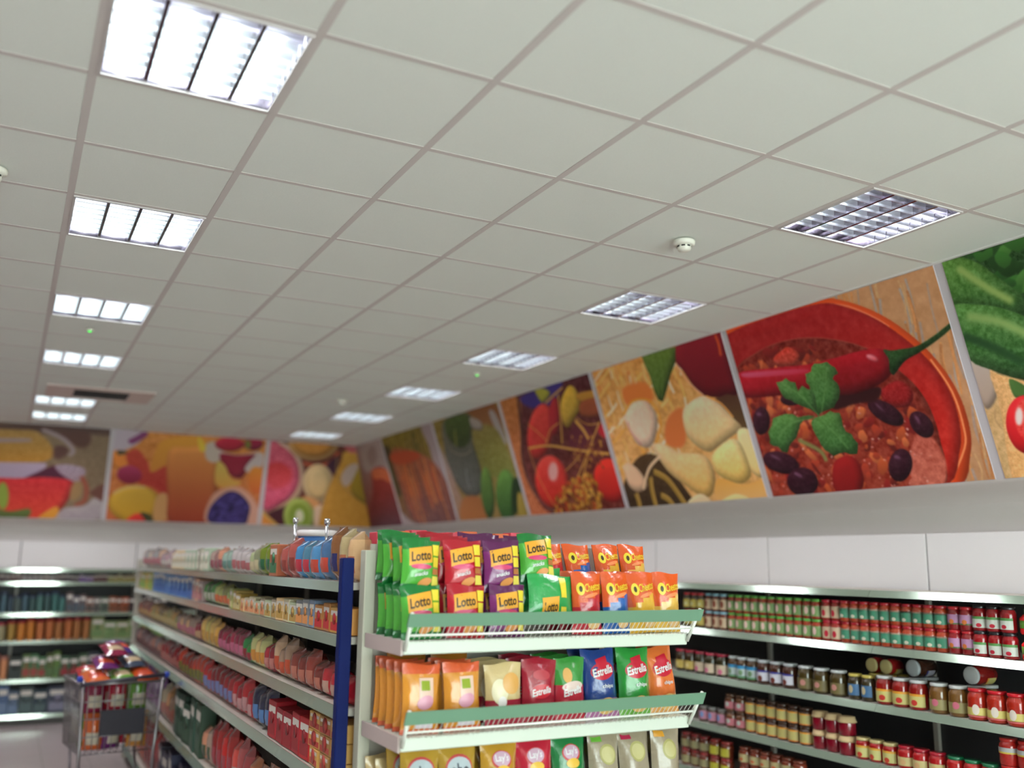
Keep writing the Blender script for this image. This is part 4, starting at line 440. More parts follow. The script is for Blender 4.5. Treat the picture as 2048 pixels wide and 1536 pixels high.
# ------------------------------------------------------------------ snack bags
def bag_mesh(w, h, d, zone, prints):
    """returns [(name, mesh)] parts: film body and print. zone(u,v)->rgb ; prints: (poly|text, uv box/points, rgb)"""
    nu, nv = 12, 14; seedp = R.uniform(0, 6)
    def dep(u, v):
        e = max(0.0, min(1, (v-.045)/.91)); s_ = max(0.0, math.sin(math.pi*e))**.55 if 0 < e < 1 else 0
        return d/2*(max(0.0, 1-abs(u)**2.6))**.8*s_*(1+.07*math.sin(5*u+7*v+seedp)+.05*math.sin(11*v-4*u+seedp))+.0015
    def pos(u, v, side, off=0):
        x = u*w/2*(1-.07*math.sin(math.pi*v)); z = v*h; return (x, -side*(dep(u, v)+off), z+.004*math.sin(3*u+seedp)*(v > .9))
    body = MB()
    for side in (1, -1):
        idx = {}
        for i in range(nu+1):
            for j in range(nv+1): idx[i, j] = len(body.v); body.v.append(pos(2*i/nu-1, j/nv, side))
        for i in range(nu):
            for j in range(nv):
                q = [idx[i, j], idx[i+1, j], idx[i+1, j+1], idx[i, j+1]]
                if side < 0: q.reverse()
                c = zone((2*i+1)/nu-1, (j+.5)/nv); body.f.append(q); body.mi.append(body.m(foil(c))); body.sm.append(True)
    pr = MB()
    for k, (kind, data, rgb) in enumerate(prints):
        off = .0009+.0005*k; mt = mat(rgb, .35, gain=.82)
        if kind == 'e':
            cu, cv_, ru, rv, rot = data; n = 20; vs = [pos(cu, cv_, 1, off)]; fs = []; c_, s_ = math.cos(rot), math.sin(rot)
            for q in (.5, 1):
                for i in range(n): a = 2*math.pi*i/n; ex, ey = q*ru*math.cos(a), q*rv*math.sin(a); vs.append(pos(max(-1, min(1, cu+ex*c_-ey*s_*h/w*1.0)), cv_+ex*s_*w/h*.5+ey*c_, 1, off))
            for i in range(n): j = (i+1) % n; fs += [(0, 1+i, 1+j), (1+i, 1+n+i, 1+n+j, 1+j)]
            pr.add(vs, fs, mt, True)
        elif kind == 'q':
            (u0_, v0_, u1_, v1_, sk) = data; n = 5; vs = [pos(u0_+(u1_-u0_)*i/n, v0_+(v1_-v0_)*j/n+sk*(i/n-.5), 1, off) for j in range(n+1) for i in range(n+1)]
            pr.add(vs, [(j*(n+1)+i, j*(n+1)+i+1, (j+1)*(n+1)+i+1, (j+1)*(n+1)+i) for j in range(n) for i in range(n)], mt, True)
        else:
            s_, u0_, v0_, u1_, v1_, sk = data; tv, tf = text_mesh(s_, .02)
            pr.add([pos(u0_+(u1_-u0_)*a, v0_+(v1_-v0_)*b+sk*(a-.5), 1, off+.0008) for a, b in tv], tf, mt)
    return [('film', body.mesh('film'), [('print', pr.mesh('print'))] if pr.v else [])]
Y1, BLK, WHT, PNK = (236, 214, 60), (40, 30, 20), (235, 235, 235), (214, 60, 110)
def lotto(base, dk): 
    z = lambda u, v: dk if v > .82 or v < .12 else base
    return [('q', (-.72, .52, .5, .84, .08), (240, 170, 50)), ('e', (-.1, .47, .55, .05, 0), PNK), ('t', ('Lotto', -.62, .58, .4, .77, .06), BLK), ('t', ('snacks', -.45, .3, .25, .38, .05), WHT), ('e', (.15, .18, .38, .08, .3), (226, 150, 80)),
            ('q', (.52, .12, .9, .3, 0), (232, 214, 90)), ('q', (.52, .33, .9, .44, 0), (186, 116, 60)), ('q', (.52, .47, .9, .66, 0), Y1), ('q', (.52, .69, .9, .9, 0), Y1)], z
def cheet(low):
    z = lambda u, v: low if v < .56+.14*u else (226, 92, 36)
    return [('e', (-.56, .72, .25, .105, 0), Y1), ('e', (-.56, .72, .1, .05, 0), (70, 50, 20)), ('t', ('Cheetos', -.34, .69, .84, .83, .06), (240, 200, 50)), ('e', (.1, .62, .5, .03, .25), (240, 140, 80)), ('e', (.3, .16, .4, .08, 0), (236, 190, 130))], z
def estr(base, low, txtv=.62):
    z = lambda u, v: low if v < .3 else base
    return [('e', (0, txtv+.06, .72, .13, .1), (200, 22, 50)), ('q', (-.35, txtv+.14, .35, txtv+.25, .05), (200, 22, 50)), ('t', ('Estrella', -.62, txtv, .62, txtv+.12, .06), WHT), ('t', ('chips', -.2, txtv-.2, .5, txtv-.13, 0), (225, 225, 225)), ('e', (.1, .18, .55, .12, 0), (238, 190, 110))], z
DES = {}
def design(name, w, h, d, pr_z): DES[name] = (w, h, d, bag_mesh(w, h, d, pr_z[1], pr_z[0]))
design('green', .155, .19, .06, lotto((84, 178, 60), (20, 120, 50))); design('red', .155, .19, .06, lotto((196, 26, 44), (176, 22, 40))); design('purple', .155, .19, .06, lotto((128, 40, 110), (96, 30, 84)))
design('wide_green', .21, .175, .05, ([('q', (-.5, .1, .25, .5, .05), (240, 170, 40)), ('t', ('Lotto', -.4, .18, .2, .4, .05), BLK), ('q', (.35, .5, .65, .97, 0), Y1), ('e', (-.1, .1, .35, .06, 0), PNK), ('q', (.35, .1, .6, .3, 0), Y1)], lambda u, v: (40, 160, 76)))
for n_, c in (('cheese_red', (196, 34, 50)), ('cheese_blue', (26, 96, 176)), ('cheese_yellow', (232, 178, 52)), ('cheese_gold', (240, 190, 80))): design(n_, .135, .238, .07, cheet(c))
design('orange', .15, .235, .06, ([('q', (-.25, .5, .55, .8, 0), (236, 200, 180)), ('q', (-.15, .62, .35, .76, 0), (150, 170, 40)), ('e', (.1, .45, .45, .1, .2), (226, 160, 180)), ('q', (-.3, .08, .6, .24, 0), (226, 214, 224))], lambda u, v: (226, 96, 50) if v > .88 or v < .06 else (228, 150, 50)))
design('amber', .16, .22, .05, ([('q', (-.5, .5, .5, .75, 0), (160, 150, 140)), ('e', (0, .3, .4, .12, 0), (200, 160, 110))], lambda u, v: (190, 118, 34)))
design('cream_red', .15, .225, .06, ([('e', (-.3, .56, .45, .2, 0), (236, 226, 190)), ('e', (.35, .68, .5, .17, 0), (228, 170, 90)), ('e', (-.2, .4, .25, .09, 0), (250, 244, 240)), ('t', ('Estrella', -.6, .16, .6, .3, .05), WHT)], lambda u, v: (170, 30, 56) if v < .42 else (222, 196, 140)))
design('dark_red', .15, .235, .06, ([('e', (0, .5, .6, .11, .1), (205, 24, 44)), ('t', ('Estrella', -.55, .45, .55, .56, .07), WHT), ('e', (0, .75, .5, .08, 0), (190, 60, 70))], lambda u, v: (168, 28, 50)))
design('mix_green', .135, .235, .06, ([('e', (-.3, .72, .3, .12, 0), (226, 170, 90)), ('e', (0, .55, .7, .08, .1), (226, 200, 190)), ('t', ('Estrella', -.6, .42, .6, .54, .07), WHT)], lambda u, v: (190, 40, 60) if v < .56 else (60, 150, 60)))
design('big_blue', .155, .262, .08, estr((34, 66, 140), (190, 120, 170))); design('big_green', .155, .262, .08, estr((44, 152, 60), (120, 190, 80))); design('big_orange', .15, .262, .08, estr((228, 116, 50), (240, 172, 96)))
design('oval_grey', .145, .292, .08, ([('e', (0, .72, .75, .17, 0), (196, 60, 60)), ('e', (0, .72, .66, .14, 0), (178, 190, 196)), ('t', ('oho', -.5, .65, .5, .79, 0), (40, 44, 60))], lambda u, v: (190, 150, 50)))
def crisps(base): return ([('e', (0, .78, .55, .11, 0), (200, 60, 60)), ('e', (0, .79, .48, .09, 0), (206, 170, 190)), ('t', ("Lay's", -.36, .74, .36, .85, 0), WHT), ('e', (0, .66, .4, .06, 0), (236, 190, 70)), ('e', (.1, .35, .6, .16, .4), (232, 200, 120))], lambda u, v: base)
design('crisp_yellow', .155, .29, .08, crisps((200, 150, 44))); design('crisp_red', .155, .29, .08, crisps((196, 30, 56))); design('crisp_green', .155, .29, .08, crisps((30, 128, 66)))
for n_, c in (('oat_green', (110, 180, 60)), ('oat_red', (190, 40, 80)), ('oat_orange', (228, 160, 50))): design(n_, .15, .29, .08, ([('e', (0, .72, .5, .13, 0), (172, 166, 100)), ('e', (0, .72, .4, .1, 0), (196, 188, 130)), ('q', (-.85, .88, -.25, .97, 0), c), ('e', (.1, .32, .55, .12, .2), (166, 100, 84)), ('e', (-.1, .15, .5, .08, 0), (214, 176, 130))], lambda u, v: (166, 152, 128)))
SNK = {'green': 'green snack bag with yellow badge', 'red': 'red snack bag with yellow badge', 'purple': 'purple snack bag with yellow badge', 'wide_green': 'wide green snack bag', 'cheese_red': 'orange cheese puff bag with red base', 'cheese_blue': 'orange cheese puff bag with blue base',
       'cheese_yellow': 'orange cheese puff bag with yellow base', 'cheese_gold': 'orange cheese puff bag with golden base', 'orange': 'orange chip bag with lime plate', 'amber': 'amber chip bag', 'cream_red': 'cream and red chip bag', 'dark_red': 'dark red chip bag', 'mix_green': 'green and red chip bag',
       'big_blue': 'tall blue chip bag', 'big_green': 'tall green chip bag', 'big_orange': 'tall orange chip bag', 'oval_grey': 'yellow bag with grey oval', 'crisp_yellow': 'tall yellow crisp bag', 'crisp_red': 'tall red crisp bag', 'crisp_green': 'tall dark green crisp bag', 'oat_green': 'beige bag with green corner', 'oat_red': 'beige bag with red corner', 'oat_orange': 'beige bag with orange corner'}
def place_bag(nm, x, y, z, where, rz=0, tilt=.0, group='snack bags on the end rack'):
    w, h, d, proto = DES[nm]
    t = thing('snack_bag', SNK[nm]+', '+where, 'snack bag', (x, y, z), (tilt+R.uniform(-.03, .03), R.uniform(-.05, .05), rz+R.uniform(-.08, .08)), group); build(proto, t); return t
EP = lambda px: EX0+(px-808)/(1378-808)*(EX1-EX0)
# top tray: lower rows, then rows standing on them
for ci, (nm, x) in enumerate((('green', 1.235), ('red', 1.405), ('purple', 1.575))):
    for r in range(4): place_bag(nm, x, 1.185+.085*r, EZ[0]+.002, 'top tray, lower layer, %s row from the front' % od(r), tilt=-.1)
    for r in range(4): place_bag(nm, x-.005+.02*R.random(), 1.225+.085*r, EZ[0]+.165+.012*r, 'top tray, upper layer, %s row from the front' % od(r), tilt=-.1)
for r in range(3): place_bag('wide_green', 1.775, 1.2+.075*r, EZ[0]+(.055, .08, .1)[r], 'top tray centre, %s from the front' % od(r), tilt=-.12)
for r, nm in enumerate(('green', 'purple')): place_bag(nm, 1.74, 1.24+.085*r, EZ[0]+.2, 'lying on the wide green bags', tilt=-.25)
for ci, (nm, x) in enumerate((('cheese_red', 1.935), ('cheese_blue', 2.075), ('cheese_yellow', 2.205), ('cheese_gold', 2.322))):
    for r in range(3): place_bag(nm, x, 1.195+.095*r, EZ[0]+.002, 'top tray, %s row from the front' % od(r), tilt=-.08)
for nm, x in (('cheese_gold', 1.79), ('cheese_red', 1.925), ('cheese_blue', 2.06), ('cheese_yellow', 2.20), ('cheese_gold', 2.33)):
    place_bag(nm, x, 1.42, EZ[0]+.125, 'raised back row%s' % (', left end' if x < 1.8 else ''), tilt=-.28)
# middle tray
for r in range(5): place_bag('orange', 1.235, 1.185+.07*r, EZ[1]+.002, 'middle tray, left column, %s from the front' % od(r), tilt=-.08)
for r in range(3): place_bag('orange', 1.40, 1.185+.07*r, EZ[1]+.002, 'middle tray, second column, %s from the front' % od(r), tilt=-.08)
place_bag('amber', 1.30, 1.47, EZ[1]+.04, 'back of the middle tray, left one', tilt=-.1); place_bag('amber', 1.47, 1.45, EZ[1]+.04, 'back of the middle tray, second from left', tilt=-.1)
for nm, x in (('cream_red', 1.575), ('dark_red', 1.72), ('mix_green', 1.86), ('big_blue', 2.01), ('big_green', 2.165), ('big_orange', 2.305)):
    big = nm.startswith('big')
    for r in range(2 if big else 3): place_bag(nm, x, 1.20+.1*r, EZ[1]+.002, 'middle tray, %s row from the front' % od(r), tilt=-.12 if big else -.06)
# third tray
for k, (nm, x) in enumerate((('oval_grey', 1.245), ('oval_grey', 1.40), ('crisp_yellow', 1.56), ('crisp_red', 1.715), ('crisp_green', 1.865), ('oat_green', 2.015), ('oat_red', 2.165), ('oat_orange', 2.305))):
    for r in range(2): place_bag(nm, x, 1.20+.11*r, EZ[2]+.002, 'third tray, %s column, %s row' % (od(k), ('front', 'rear')[r]), tilt=-.08)
for r in range(2): place_bag('cream_red', 1.23, 1.42+.08*r, EZ[2]+.002, 'third tray, left back corner, %s one' % ('front', 'rear')[r])

# ------------------------------------------------------------------ jars
def jar_proto(r, h, lid, body, zones, emblem=None, lidh=.016, cloth=False, pattern=None):
    lr = r*.86
    b = MB().lathe([(r*.9, 0), (r, .006), (r, h*.70), (r*.93, h*.79), (r*.8, h*.86), (r*.8, h-lidh+.001)], mat(body, .12, gain=1.0, noise=.25, scale=90, coat=.6), 18).mesh('jar_body')
    if cloth: l = MB().lathe([(r*1.12, h-lidh*2.0), (r*.98, h-lidh*1.2), (r*.9, h-.002), (r*.5, h)], mat(lid, .8, gain=G), 14)
    else: l = MB().lathe([(lr, h-lidh), (lr*1.04, h-lidh*.8), (lr*1.04, h-.002), (lr*.96, h), (lr*.5, h)], mat(lid, .25, gain=G, coat=.4), 18)
    lab = MB(); n = 16; rr = r+.0008
    for (a, c, rgb) in zones:
        v = []
        for z in (a*h, c*h):
            for i in range(n+1): t = math.pi/2+.25+ (math.pi-.5)*i/n; v.append((rr*math.cos(t), rr*math.sin(t), z))
        lab.add(v, [(i+1, i, n+1+i, n+2+i) for i in range(n)], pk(rgb), True)
    if emblem:
        cz, wz, rgb = emblem; v = []; m = 14; off = .35
        for i in range(m):
            a = 2*math.pi*i/m; t = math.pi+.15+math.cos(a)*off; v.append(((rr+.0006)*math.cos(t), (rr+.0006)*math.sin(t), (cz+wz*math.sin(a))*h))
        t = math.pi+.15; v.append(((rr+.0012)*math.cos(t), (rr+.0012)*math.sin(t), cz*h)); lab.add(v, [((i+1) % m, i, m) for i in range(m)], pk(rgb), True)
    return [('jar_body', b, []), ('lid', l.mesh('lid'), []), ('paper_label', lab.mesh('label'), [])] if zones else [('jar_body', b, []), ('lid', l.mesh('lid'), [])]
TEAL, OCH = (70, 140, 110), (210, 150, 50)
JK = {  # kind: (proto, height, phrase, category)
 'brownyel': (.0365, .118, (190, 40, 50), (70, 50, 30), [(.15, .62, (190, 170, 80))], (.35, .1, (200, 200, 150)), 'brown jar with yellow label'),
 'bluelid': (.0365, .118, (130, 175, 190), (96, 44, 30), [(.12, .68, (196, 170, 140))], (.42, .2, (130, 60, 40)), 'beige jar with pale blue lid'),
 'greenlid': (.0365, .118, (92, 168, 66), (150, 50, 24), [(.14, .66, (120, 150, 90))], (.42, .2, (226, 190, 180)), 'green-lidded sauce jar'),
 'redpale': (.0355, .118, (186, 30, 50), (150, 40, 30), [(.12, .68, (206, 180, 150))], (.35, .16, (190, 40, 60)), 'red-lidded jar with cream label'),
 'redteal': (.0355, .118, (176, 26, 40), (172, 64, 34), [(.18, .66, TEAL), (.6, .67, (206, 160, 140))], (.28, .08, (206, 200, 180)), 'red-lidded jar with teal label'),
 'lilac': (.036, .118, (196, 34, 46), (140, 24, 30), [(.3, .66, (190, 140, 180)), (.24, .3, (80, 110, 60))], (.36, .1, (210, 120, 60)), 'red-lidded jar with lilac label'),
 'darkred': (.038, .124, (34, 32, 36), (150, 18, 26), [(.12, .46, (206, 210, 200)), (.46, .56, (90, 150, 80))], (.22, .08, (190, 40, 60)), 'dark red jar with black lid'),
 'tallyel': (.048, .145, (176, 40, 60), (58, 42, 26), [(.12, .5, (196, 170, 90))], (.3, .1, (220, 200, 140)), 'tall brown jar with yellow label'),
 'tallpink': (.050, .145, (170, 36, 62), (52, 46, 28), [(.1, .52, (206, 186, 160))], (.22, .12, (206, 110, 140)), 'tall olive jar with cream label'),
 'tallblue': (.044, .145, (190, 196, 196), (80, 56, 34), [(.14, .5, (190, 205, 200)), (.5, .64, (50, 140, 190)), (.1, .2, (80, 150, 90))], (.34, .12, (120, 150, 110)), 'white-lidded jar with blue and green label'),
 'tallwhite': (.050, .145, (190, 196, 198), (70, 40, 28), [(.14, .5, (208, 206, 216)), (.5, .58, (60, 60, 140))], (.24, .12, (120, 60, 50)), 'white-lidded jar with white and navy label'),
 'tallolive': (.052, .145, (202, 206, 206), (70, 56, 26), [(.1, .52, (112, 100, 60))], (.34, .12, (200, 140, 130)), 'tall olive jar with white lid'),
 'goldblue': (.042, .14, (206, 186, 90), (60, 50, 30), [(.16, .6, (70, 110, 150))], (.4, .16, (206, 190, 150)), 'gold-lidded jar with blue label'),
 'tomato': (.050, .15, (206, 210, 210), (140, 26, 22), [(.1, .46, (206, 196, 120)), (.46, .54, (230, 160, 50))], (.24, .1, (200, 60, 50)), 'white-lidded tomato jar with yellow label'),
 'olivepink': (.050, .15, (210, 214, 212), (116, 80, 36), [(.12, .46, (150, 140, 90))], (.36, .12, (206, 110, 130)), 'white-lidded olive jar with pink flower label'),
 'whiteoval': (.050, .15, (206, 24, 40), (170, 40, 24), [(.14, .4, (214, 200, 110)), (.1, .16, (220, 110, 110))], (.34, .17, (226, 214, 200)), 'red-lidded jar with white oval label'),
 'smallblue': (.042, .1, (120, 120, 116), (80, 56, 44), [(.15, .7, (190, 130, 150))], (.45, .2, (120, 150, 200)), 'low grey-lidded jar with pink and blue label'),
 'smallpink': (.044, .106, (90, 60, 40), (100, 60, 36), [(.14, .56, (190, 110, 120))], (.4, .14, (180, 190, 180)), 'small brown jar with pink label'),
 'smallyel': (.045, .106, (70, 44, 30), (70, 42, 26), [(.08, .14, (216, 120, 40)), (.14, .62, (190, 178, 110)), (.62, .7, (226, 150, 50))], None, 'small dark-lidded jar with yellow label'),
 'jam': (.05, .104, (214, 186, 140), (130, 14, 34), [], None, 'dark red jam jar with cloth cap'),
 'goldtom': (.044, .112, (206, 190, 130), (160, 26, 26), [(.1, .54, (206, 200, 130)), (.54, .64, (226, 170, 60))], (.22, .12, (200, 70, 50)), 'gold-lidded tomato jar with yellow label'),
 'redcream': (.046, .115, (176, 24, 44), (170, 28, 30), [(.14, .52, (206, 190, 130))], (.3, .12, (214, 170, 120)), 'red-lidded tomato jar with cream label'),
 'greentom': (.045, .115, (20, 110, 70), (176, 32, 30), [(.1, .42, (206, 196, 160))], (.3, .08, (206, 150, 150)), 'green-lidded tomato jar'),
 'bigred': (.046, .125, (186, 40, 36), (180, 36, 30), [(.5, .66, (190, 190, 190)), (.44, .5, (220, 190, 80))], None, 'large red jar with grey band'),
 'pale': (.045, .105, (150, 40, 40), (110, 50, 34), [(.14, .6, (150, 140, 100))], None, 'small jar with dull grey label'),
 'limeyel': (.045, .105, (160, 50, 46), (120, 50, 30), [(.12, .62, (190, 180, 60))], None, 'small jar with bright yellow label'),
 'beige': (.045, .105, (130, 60, 40), (140, 60, 40), [(.14, .6, (196, 180, 130))], (.3, .08, (210, 100, 60)), 'small jar with beige label'),
}
JP = {k: (jar_proto(v[0], v[1], v[2], v[3], v[4], v[5], cloth=(k == 'jam')), v[1], v[6]) for k, v in JK.items()}
SHN = ['second shelf', 'third shelf', 'fourth shelf', 'fifth shelf']
def jar_row(kind, si, y0, y1, n, tiers=1, X=4.275):
    proto, h, ph = JP[kind]; r = JK[kind][0]
    for i in range(n):
        y = y0+(y1-y0)*(i+.5)/n
        for tr in range(tiers):
            tn = '' if tiers == 1 else (', lower layer', ', upper layer')[tr]
            t = thing('food_jar', '%s, %s from left%s, %s, right wall' % (ph, od(i), tn, SHN[si]), 'jar', (X+R.uniform(-.004, .004), y, SZ[si+1]+tr*(h+.001)+.0005), (0, 0, R.uniform(-.25, .25)), 'jars on the %s of the right wall' % SHN[si]); build(proto, t)
jar_row('brownyel', 0, 3.57, 3.34, 3, 2); jar_row('bluelid', 0, 3.335, 3.10, 3, 2); jar_row('greenlid', 0, 3.095, 2.255, 11, 2); jar_row('redpale', 0, 2.25, 2.105, 2, 2)
jar_row('redteal', 0, 2.105, 1.385, 10, 2); jar_row('lilac', 0, 1.38, 1.235, 2, 2); jar_row('darkred', 0, 1.235, 1.0, 3, 2)
for tr, (c1, c2) in enumerate((((196, 26, 30), (120, 160, 50)), ((190, 30, 34), (100, 150, 50)))):
    t = thing('sauce_bottle', 'red squeeze sauce bottle with green cap, %s of two stacked, second shelf' % ('lower', 'upper')[tr], 'bottle', (4.28, .945, SZ[1]+.0005+tr*.121), group='sauce bottles')
    obj('bottle_body', MB().lathe([(.03, 0), (.036, .01), (.034, .05), (.036, .075), (.018, .095)], mat(c1, .2, gain=1.6), 16), t)
    obj('cap', MB().lathe([(.014, .094), (.013, .12)], mat((60, 170, 60), .3, gain=1.6), 12), t); obj('paper_label', MB().lathe([(.0368, .03), (.0362, .066)], pk(c2), 16), t)
jar_row('tallyel', 1, 3.66, 3.465, 2); jar_row('tallpink', 1, 3.455, 3.12, 3); jar_row('tallblue', 1, 3.105, 2.83, 3); jar_row('tallwhite', 1, 2.825, 2.485, 3)
jar_row('tallolive', 1, 2.475, 2.085, 3); jar_row('goldblue', 1, 2.07, 1.885, 2); jar_row('tomato', 1, 1.875, 1.54, 3); jar_row('olivepink', 1, 1.525, 1.30, 2); jar_row('whiteoval', 1, 1.295, .875, 4)
jar_row('smallblue', 2, 3.425, 3.142, 3); jar_row('smallpink', 2, 3.14, 2.95, 2, 2); jar_row('smallyel', 2, 2.946, 2.373, 6, 2); jar_row('jam', 2, 2.365, 2.05, 3, 2)
jar_row('goldtom', 2, 2.035, 1.76, 3); jar_row('redcream', 2, 1.75, 1.455, 3); jar_row('greentom', 2, 1.445, 1.15, 3); jar_row('bigred', 2, 1.14, .955, 2, 2)
jar_row('pale', 3, 3.62, 3.335, 3, 2); jar_row('limeyel', 3, 3.325, 3.10, 2, 2); jar_row('beige', 3, 3.02, 2.45, 6, 2); jar_row('redcream', 3, 2.44, 1.95, 5, 1)
# jars lying on a rear row of the third shelf, lids towards the aisle
proto_t = JP['tallolive']
for i, (y, kind, ph) in enumerate(((1.985, 'goldtom', 'gold-lidded jar lying on its side, farther of two'), (1.885, 'goldtom', 'gold-lidded jar lying on its side, nearer of two'), (1.70, 'tallwhite', 'grey-lidded jar lying on its side behind the tomato jars'), (1.34, 'tomato', 'grey-lidded red jar lying on its side behind the red-lidded jars'))):
    pr, h, _ = JP[kind]; r = JK[kind][0]
    for dx in (.0, .1):
        t = thing('food_jar', '%s jar of %s rear pair under the lying jars, third shelf' % (('front', 'back')[dx > 0], od(i)), 'jar', (4.395+dx, y, SZ[2]+.0005), group='rear row jars on the third shelf'); build(JP['tallolive'][0] if r > .045 else JP['goldblue'][0], t)
    zt = SZ[2]+(.145 if r > .045 else .14)+r+.002
    t = thing('food_jar', ph+', third shelf', 'jar', (4.36+h, y, zt), (0, -math.pi/2, 0), 'jars lying behind the front rows'); build(pr, t)

# ------------------------------------------------------------------ packets on the long gondola and the back wall
_pp = {}
def packet_proto(kind, w, h, d, c, c2):
    """faces -y locally; kind: carton / pouch / tub"""
    key = (kind, w, h, d, c, c2)
    if key in _pp: return _pp[key]
    if kind == 'carton':
        b = MB().box(-w/2, w/2, 0, d, 0, h, pk(c), .003); p = MB()
        p.box(-w*.42, w*.42, -.0008, 0, h*.1, h*.42, pk(c2)); p.box(-w*.4, w*.4, -.0008, 0, h*.68, h*.86, pk((225, 220, 210))); p.lathe([(w*.22, -.0014), (0.0, -.0015)], pk(c2), 10, 0, h*.55, axis='y')
        r = [('carton', b.mesh('carton'), [('printed_panel', p.mesh('printed_panel'))])]
    elif kind == 'tub':
        b = MB().lathe([(w*.40, 0), (w*.42, .004), (w*.46, h*.8), (w*.46, h*.86)], pk(c), 14, 0, d/2); l = MB().lathe([(w*.49, h*.86), (w*.49, h*.985), (w*.4, h)], pk(c2), 14, 0, d/2)
        r = [('tub_body', b.mesh('tub'), []), ('lid', l.mesh('lid'), [])]
    else:
        b = MB(); nu, nv = 6, 6
        def pos(u, v, s): e = min(1, min(v, 1-v)/.22)**.6 if 0 < v < 1 else 0; return (u*w/2*(1-.06*e), d/2-s*d/2*(max(0, 1-abs(u)**2.5))**.8*e, v*h)
        for s in (1, -1):
            o = len(b.v); b.v += [pos(2*i/nu-1, j/nv, s) for j in range(nv+1) for i in range(nu+1)]
            for j in range(nv):
                for i in range(nu):
                    q = [o+j*(nu+1)+i, o+j*(nu+1)+i+1, o+(j+1)*(nu+1)+i+1, o+(j+1)*(nu+1)+i]
                    if s < 0: q.reverse()
                    cc = c2 if 1 <= j <= 2 and 1 <= i <= 4 else (c if j < 5 else tuple(int(x*.85) for x in c)); b.f.append(q); b.mi.append(b.m(foil(cc))); b.sm.append(True)
        r = [('film', b.mesh('film'), [])]
    _pp[key] = r; return r
CAT = {'carton': ('food_carton', 'carton'), 'pouch': ('food_pouch', 'pouch'), 'tub': ('food_tub', 'tub')}
def run(segs, y_start, z, xf, where, grp, horiz=False, gap=.004):
    """segs: (end coordinate, colour word, rgb, rgb2, kind, w, h[, layers]) along decreasing y (gondola side, facing -x) or increasing x (back wall, facing -y)"""
    c = y_start; cnt = {}
    for sg in segs:
        end, word, rgb, rgb2, kind, w, h = sg[:7]; lay = sg[7] if len(sg) > 7 else 1; L = abs(end-c); n = max(1, int(round(L/(w+gap)))); st = (end-c)/n
        for i in range(n):
            p = c+st*(i+.5); hh = round(h*R.choice((.86, .95, 1.0, 1.07)), 3) if lay == 1 else h; jt = R.choice(((1, 1, 1), (.8, .78, .8), (1.1, .98, .85), (.9, 1.0, 1.0))); rj = tuple(int(min(240, q_*w_)) for q_, w_ in zip(rgb, jt)); ww = round(abs(st)-gap, 3)
            for l in range(lay):
                j = cnt.get((word, l), 0); cnt[word, l] = j+1; pr = packet_proto(kind, ww, hh, .1 if w > .06 else .06, rj, rgb2)
                nm, ct = CAT[kind]; lab = '%s %s, %s such%s, %s' % (word, ct, od(j), ('', ' of the second layer', ' of the third layer')[l], where)
                rgb_, rgb2_ = rgb, rgb2; loc, rot = ((p, xf, z+l*(hh*1.0+.002)), (0, 0, R.uniform(-.04, .04))) if horiz else ((xf, p, z+l*(hh*1.0+.002)), (0, 0, -math.pi/2+R.uniform(-.08, .08)))
                t = thing(nm, lab, ct, loc, rot, grp); build(pr, t)
        c = end
    return c
XG = GX0+.012
gg = lambda s: 'goods on the %s of the long gondola' % s
A = 'from far end, %s of gondola'
C, P, T = 'carton', 'pouch', 'tub'
G_TOP = [(7.0, 'white', (216, 204, 200), (208, 130, 140), P, .13, .17), (6.3, 'rose', (204, 160, 166), (226, 214, 206), P, .13, .15), (4.7, 'pale sage', (200, 200, 172), (226, 222, 200), C, .15, .145), (4.3, 'pink', (210, 164, 152), (160, 90, 100), P, .12, .15),
 (4.0, 'mint', (170, 196, 180), (110, 150, 140), P, .12, .15), (3.5, 'white-and-red', (216, 206, 204), (190, 110, 112), P, .13, .15), (3.3, 'light green', (190, 200, 150), (216, 200, 160), P, .1, .15), (3.0, 'leaf green', (116, 152, 50), (40, 110, 70), P, .13, .16),
 (2.84, 'orange', (220, 128, 80), (36, 110, 66), C, .14, .16), (2.55, 'brick red', (190, 92, 84), (150, 60, 50), P, .13, .19), (2.3, 'sky blue', (80, 146, 200), (206, 50, 70), P, .12, .2), (2.0, 'blue-and-red', (100, 160, 214), (220, 80, 60), P, .14, .2), (1.87, 'brown', (190, 128, 70), (40, 44, 110), P, .12, .21), (1.65, 'tan', (230, 186, 136), (200, 120, 80), P, .1, .2)]
G_2 = [(7.3, 'yellow', (206, 186, 80), (130, 176, 60), C, .13, .16), (5.2, 'blue', (100, 140, 200), (50, 100, 180), C, .2, .165), (4.8, 'blush', (204, 178, 170), (190, 120, 120), C, .12, .16), (4.4, 'green', (92, 152, 84), (190, 190, 170), P, .12, .15), (3.9, 'lime', (184, 190, 112), (226, 120, 70), P, .12, .13),
 (3.6, 'olive', (170, 160, 90), (206, 190, 130), C, .1, .11), (3.0, 'cream', (206, 194, 156), (228, 150, 100), C, .11, .085), (2.4, 'ivory', (216, 206, 170), (190, 150, 70), C, .11, .1), (2.1, 'slate blue', (120, 140, 170), (226, 150, 80), C, .1, .11), (1.65, 'golden', (230, 160, 76), (196, 30, 40), C, .1, .12)]
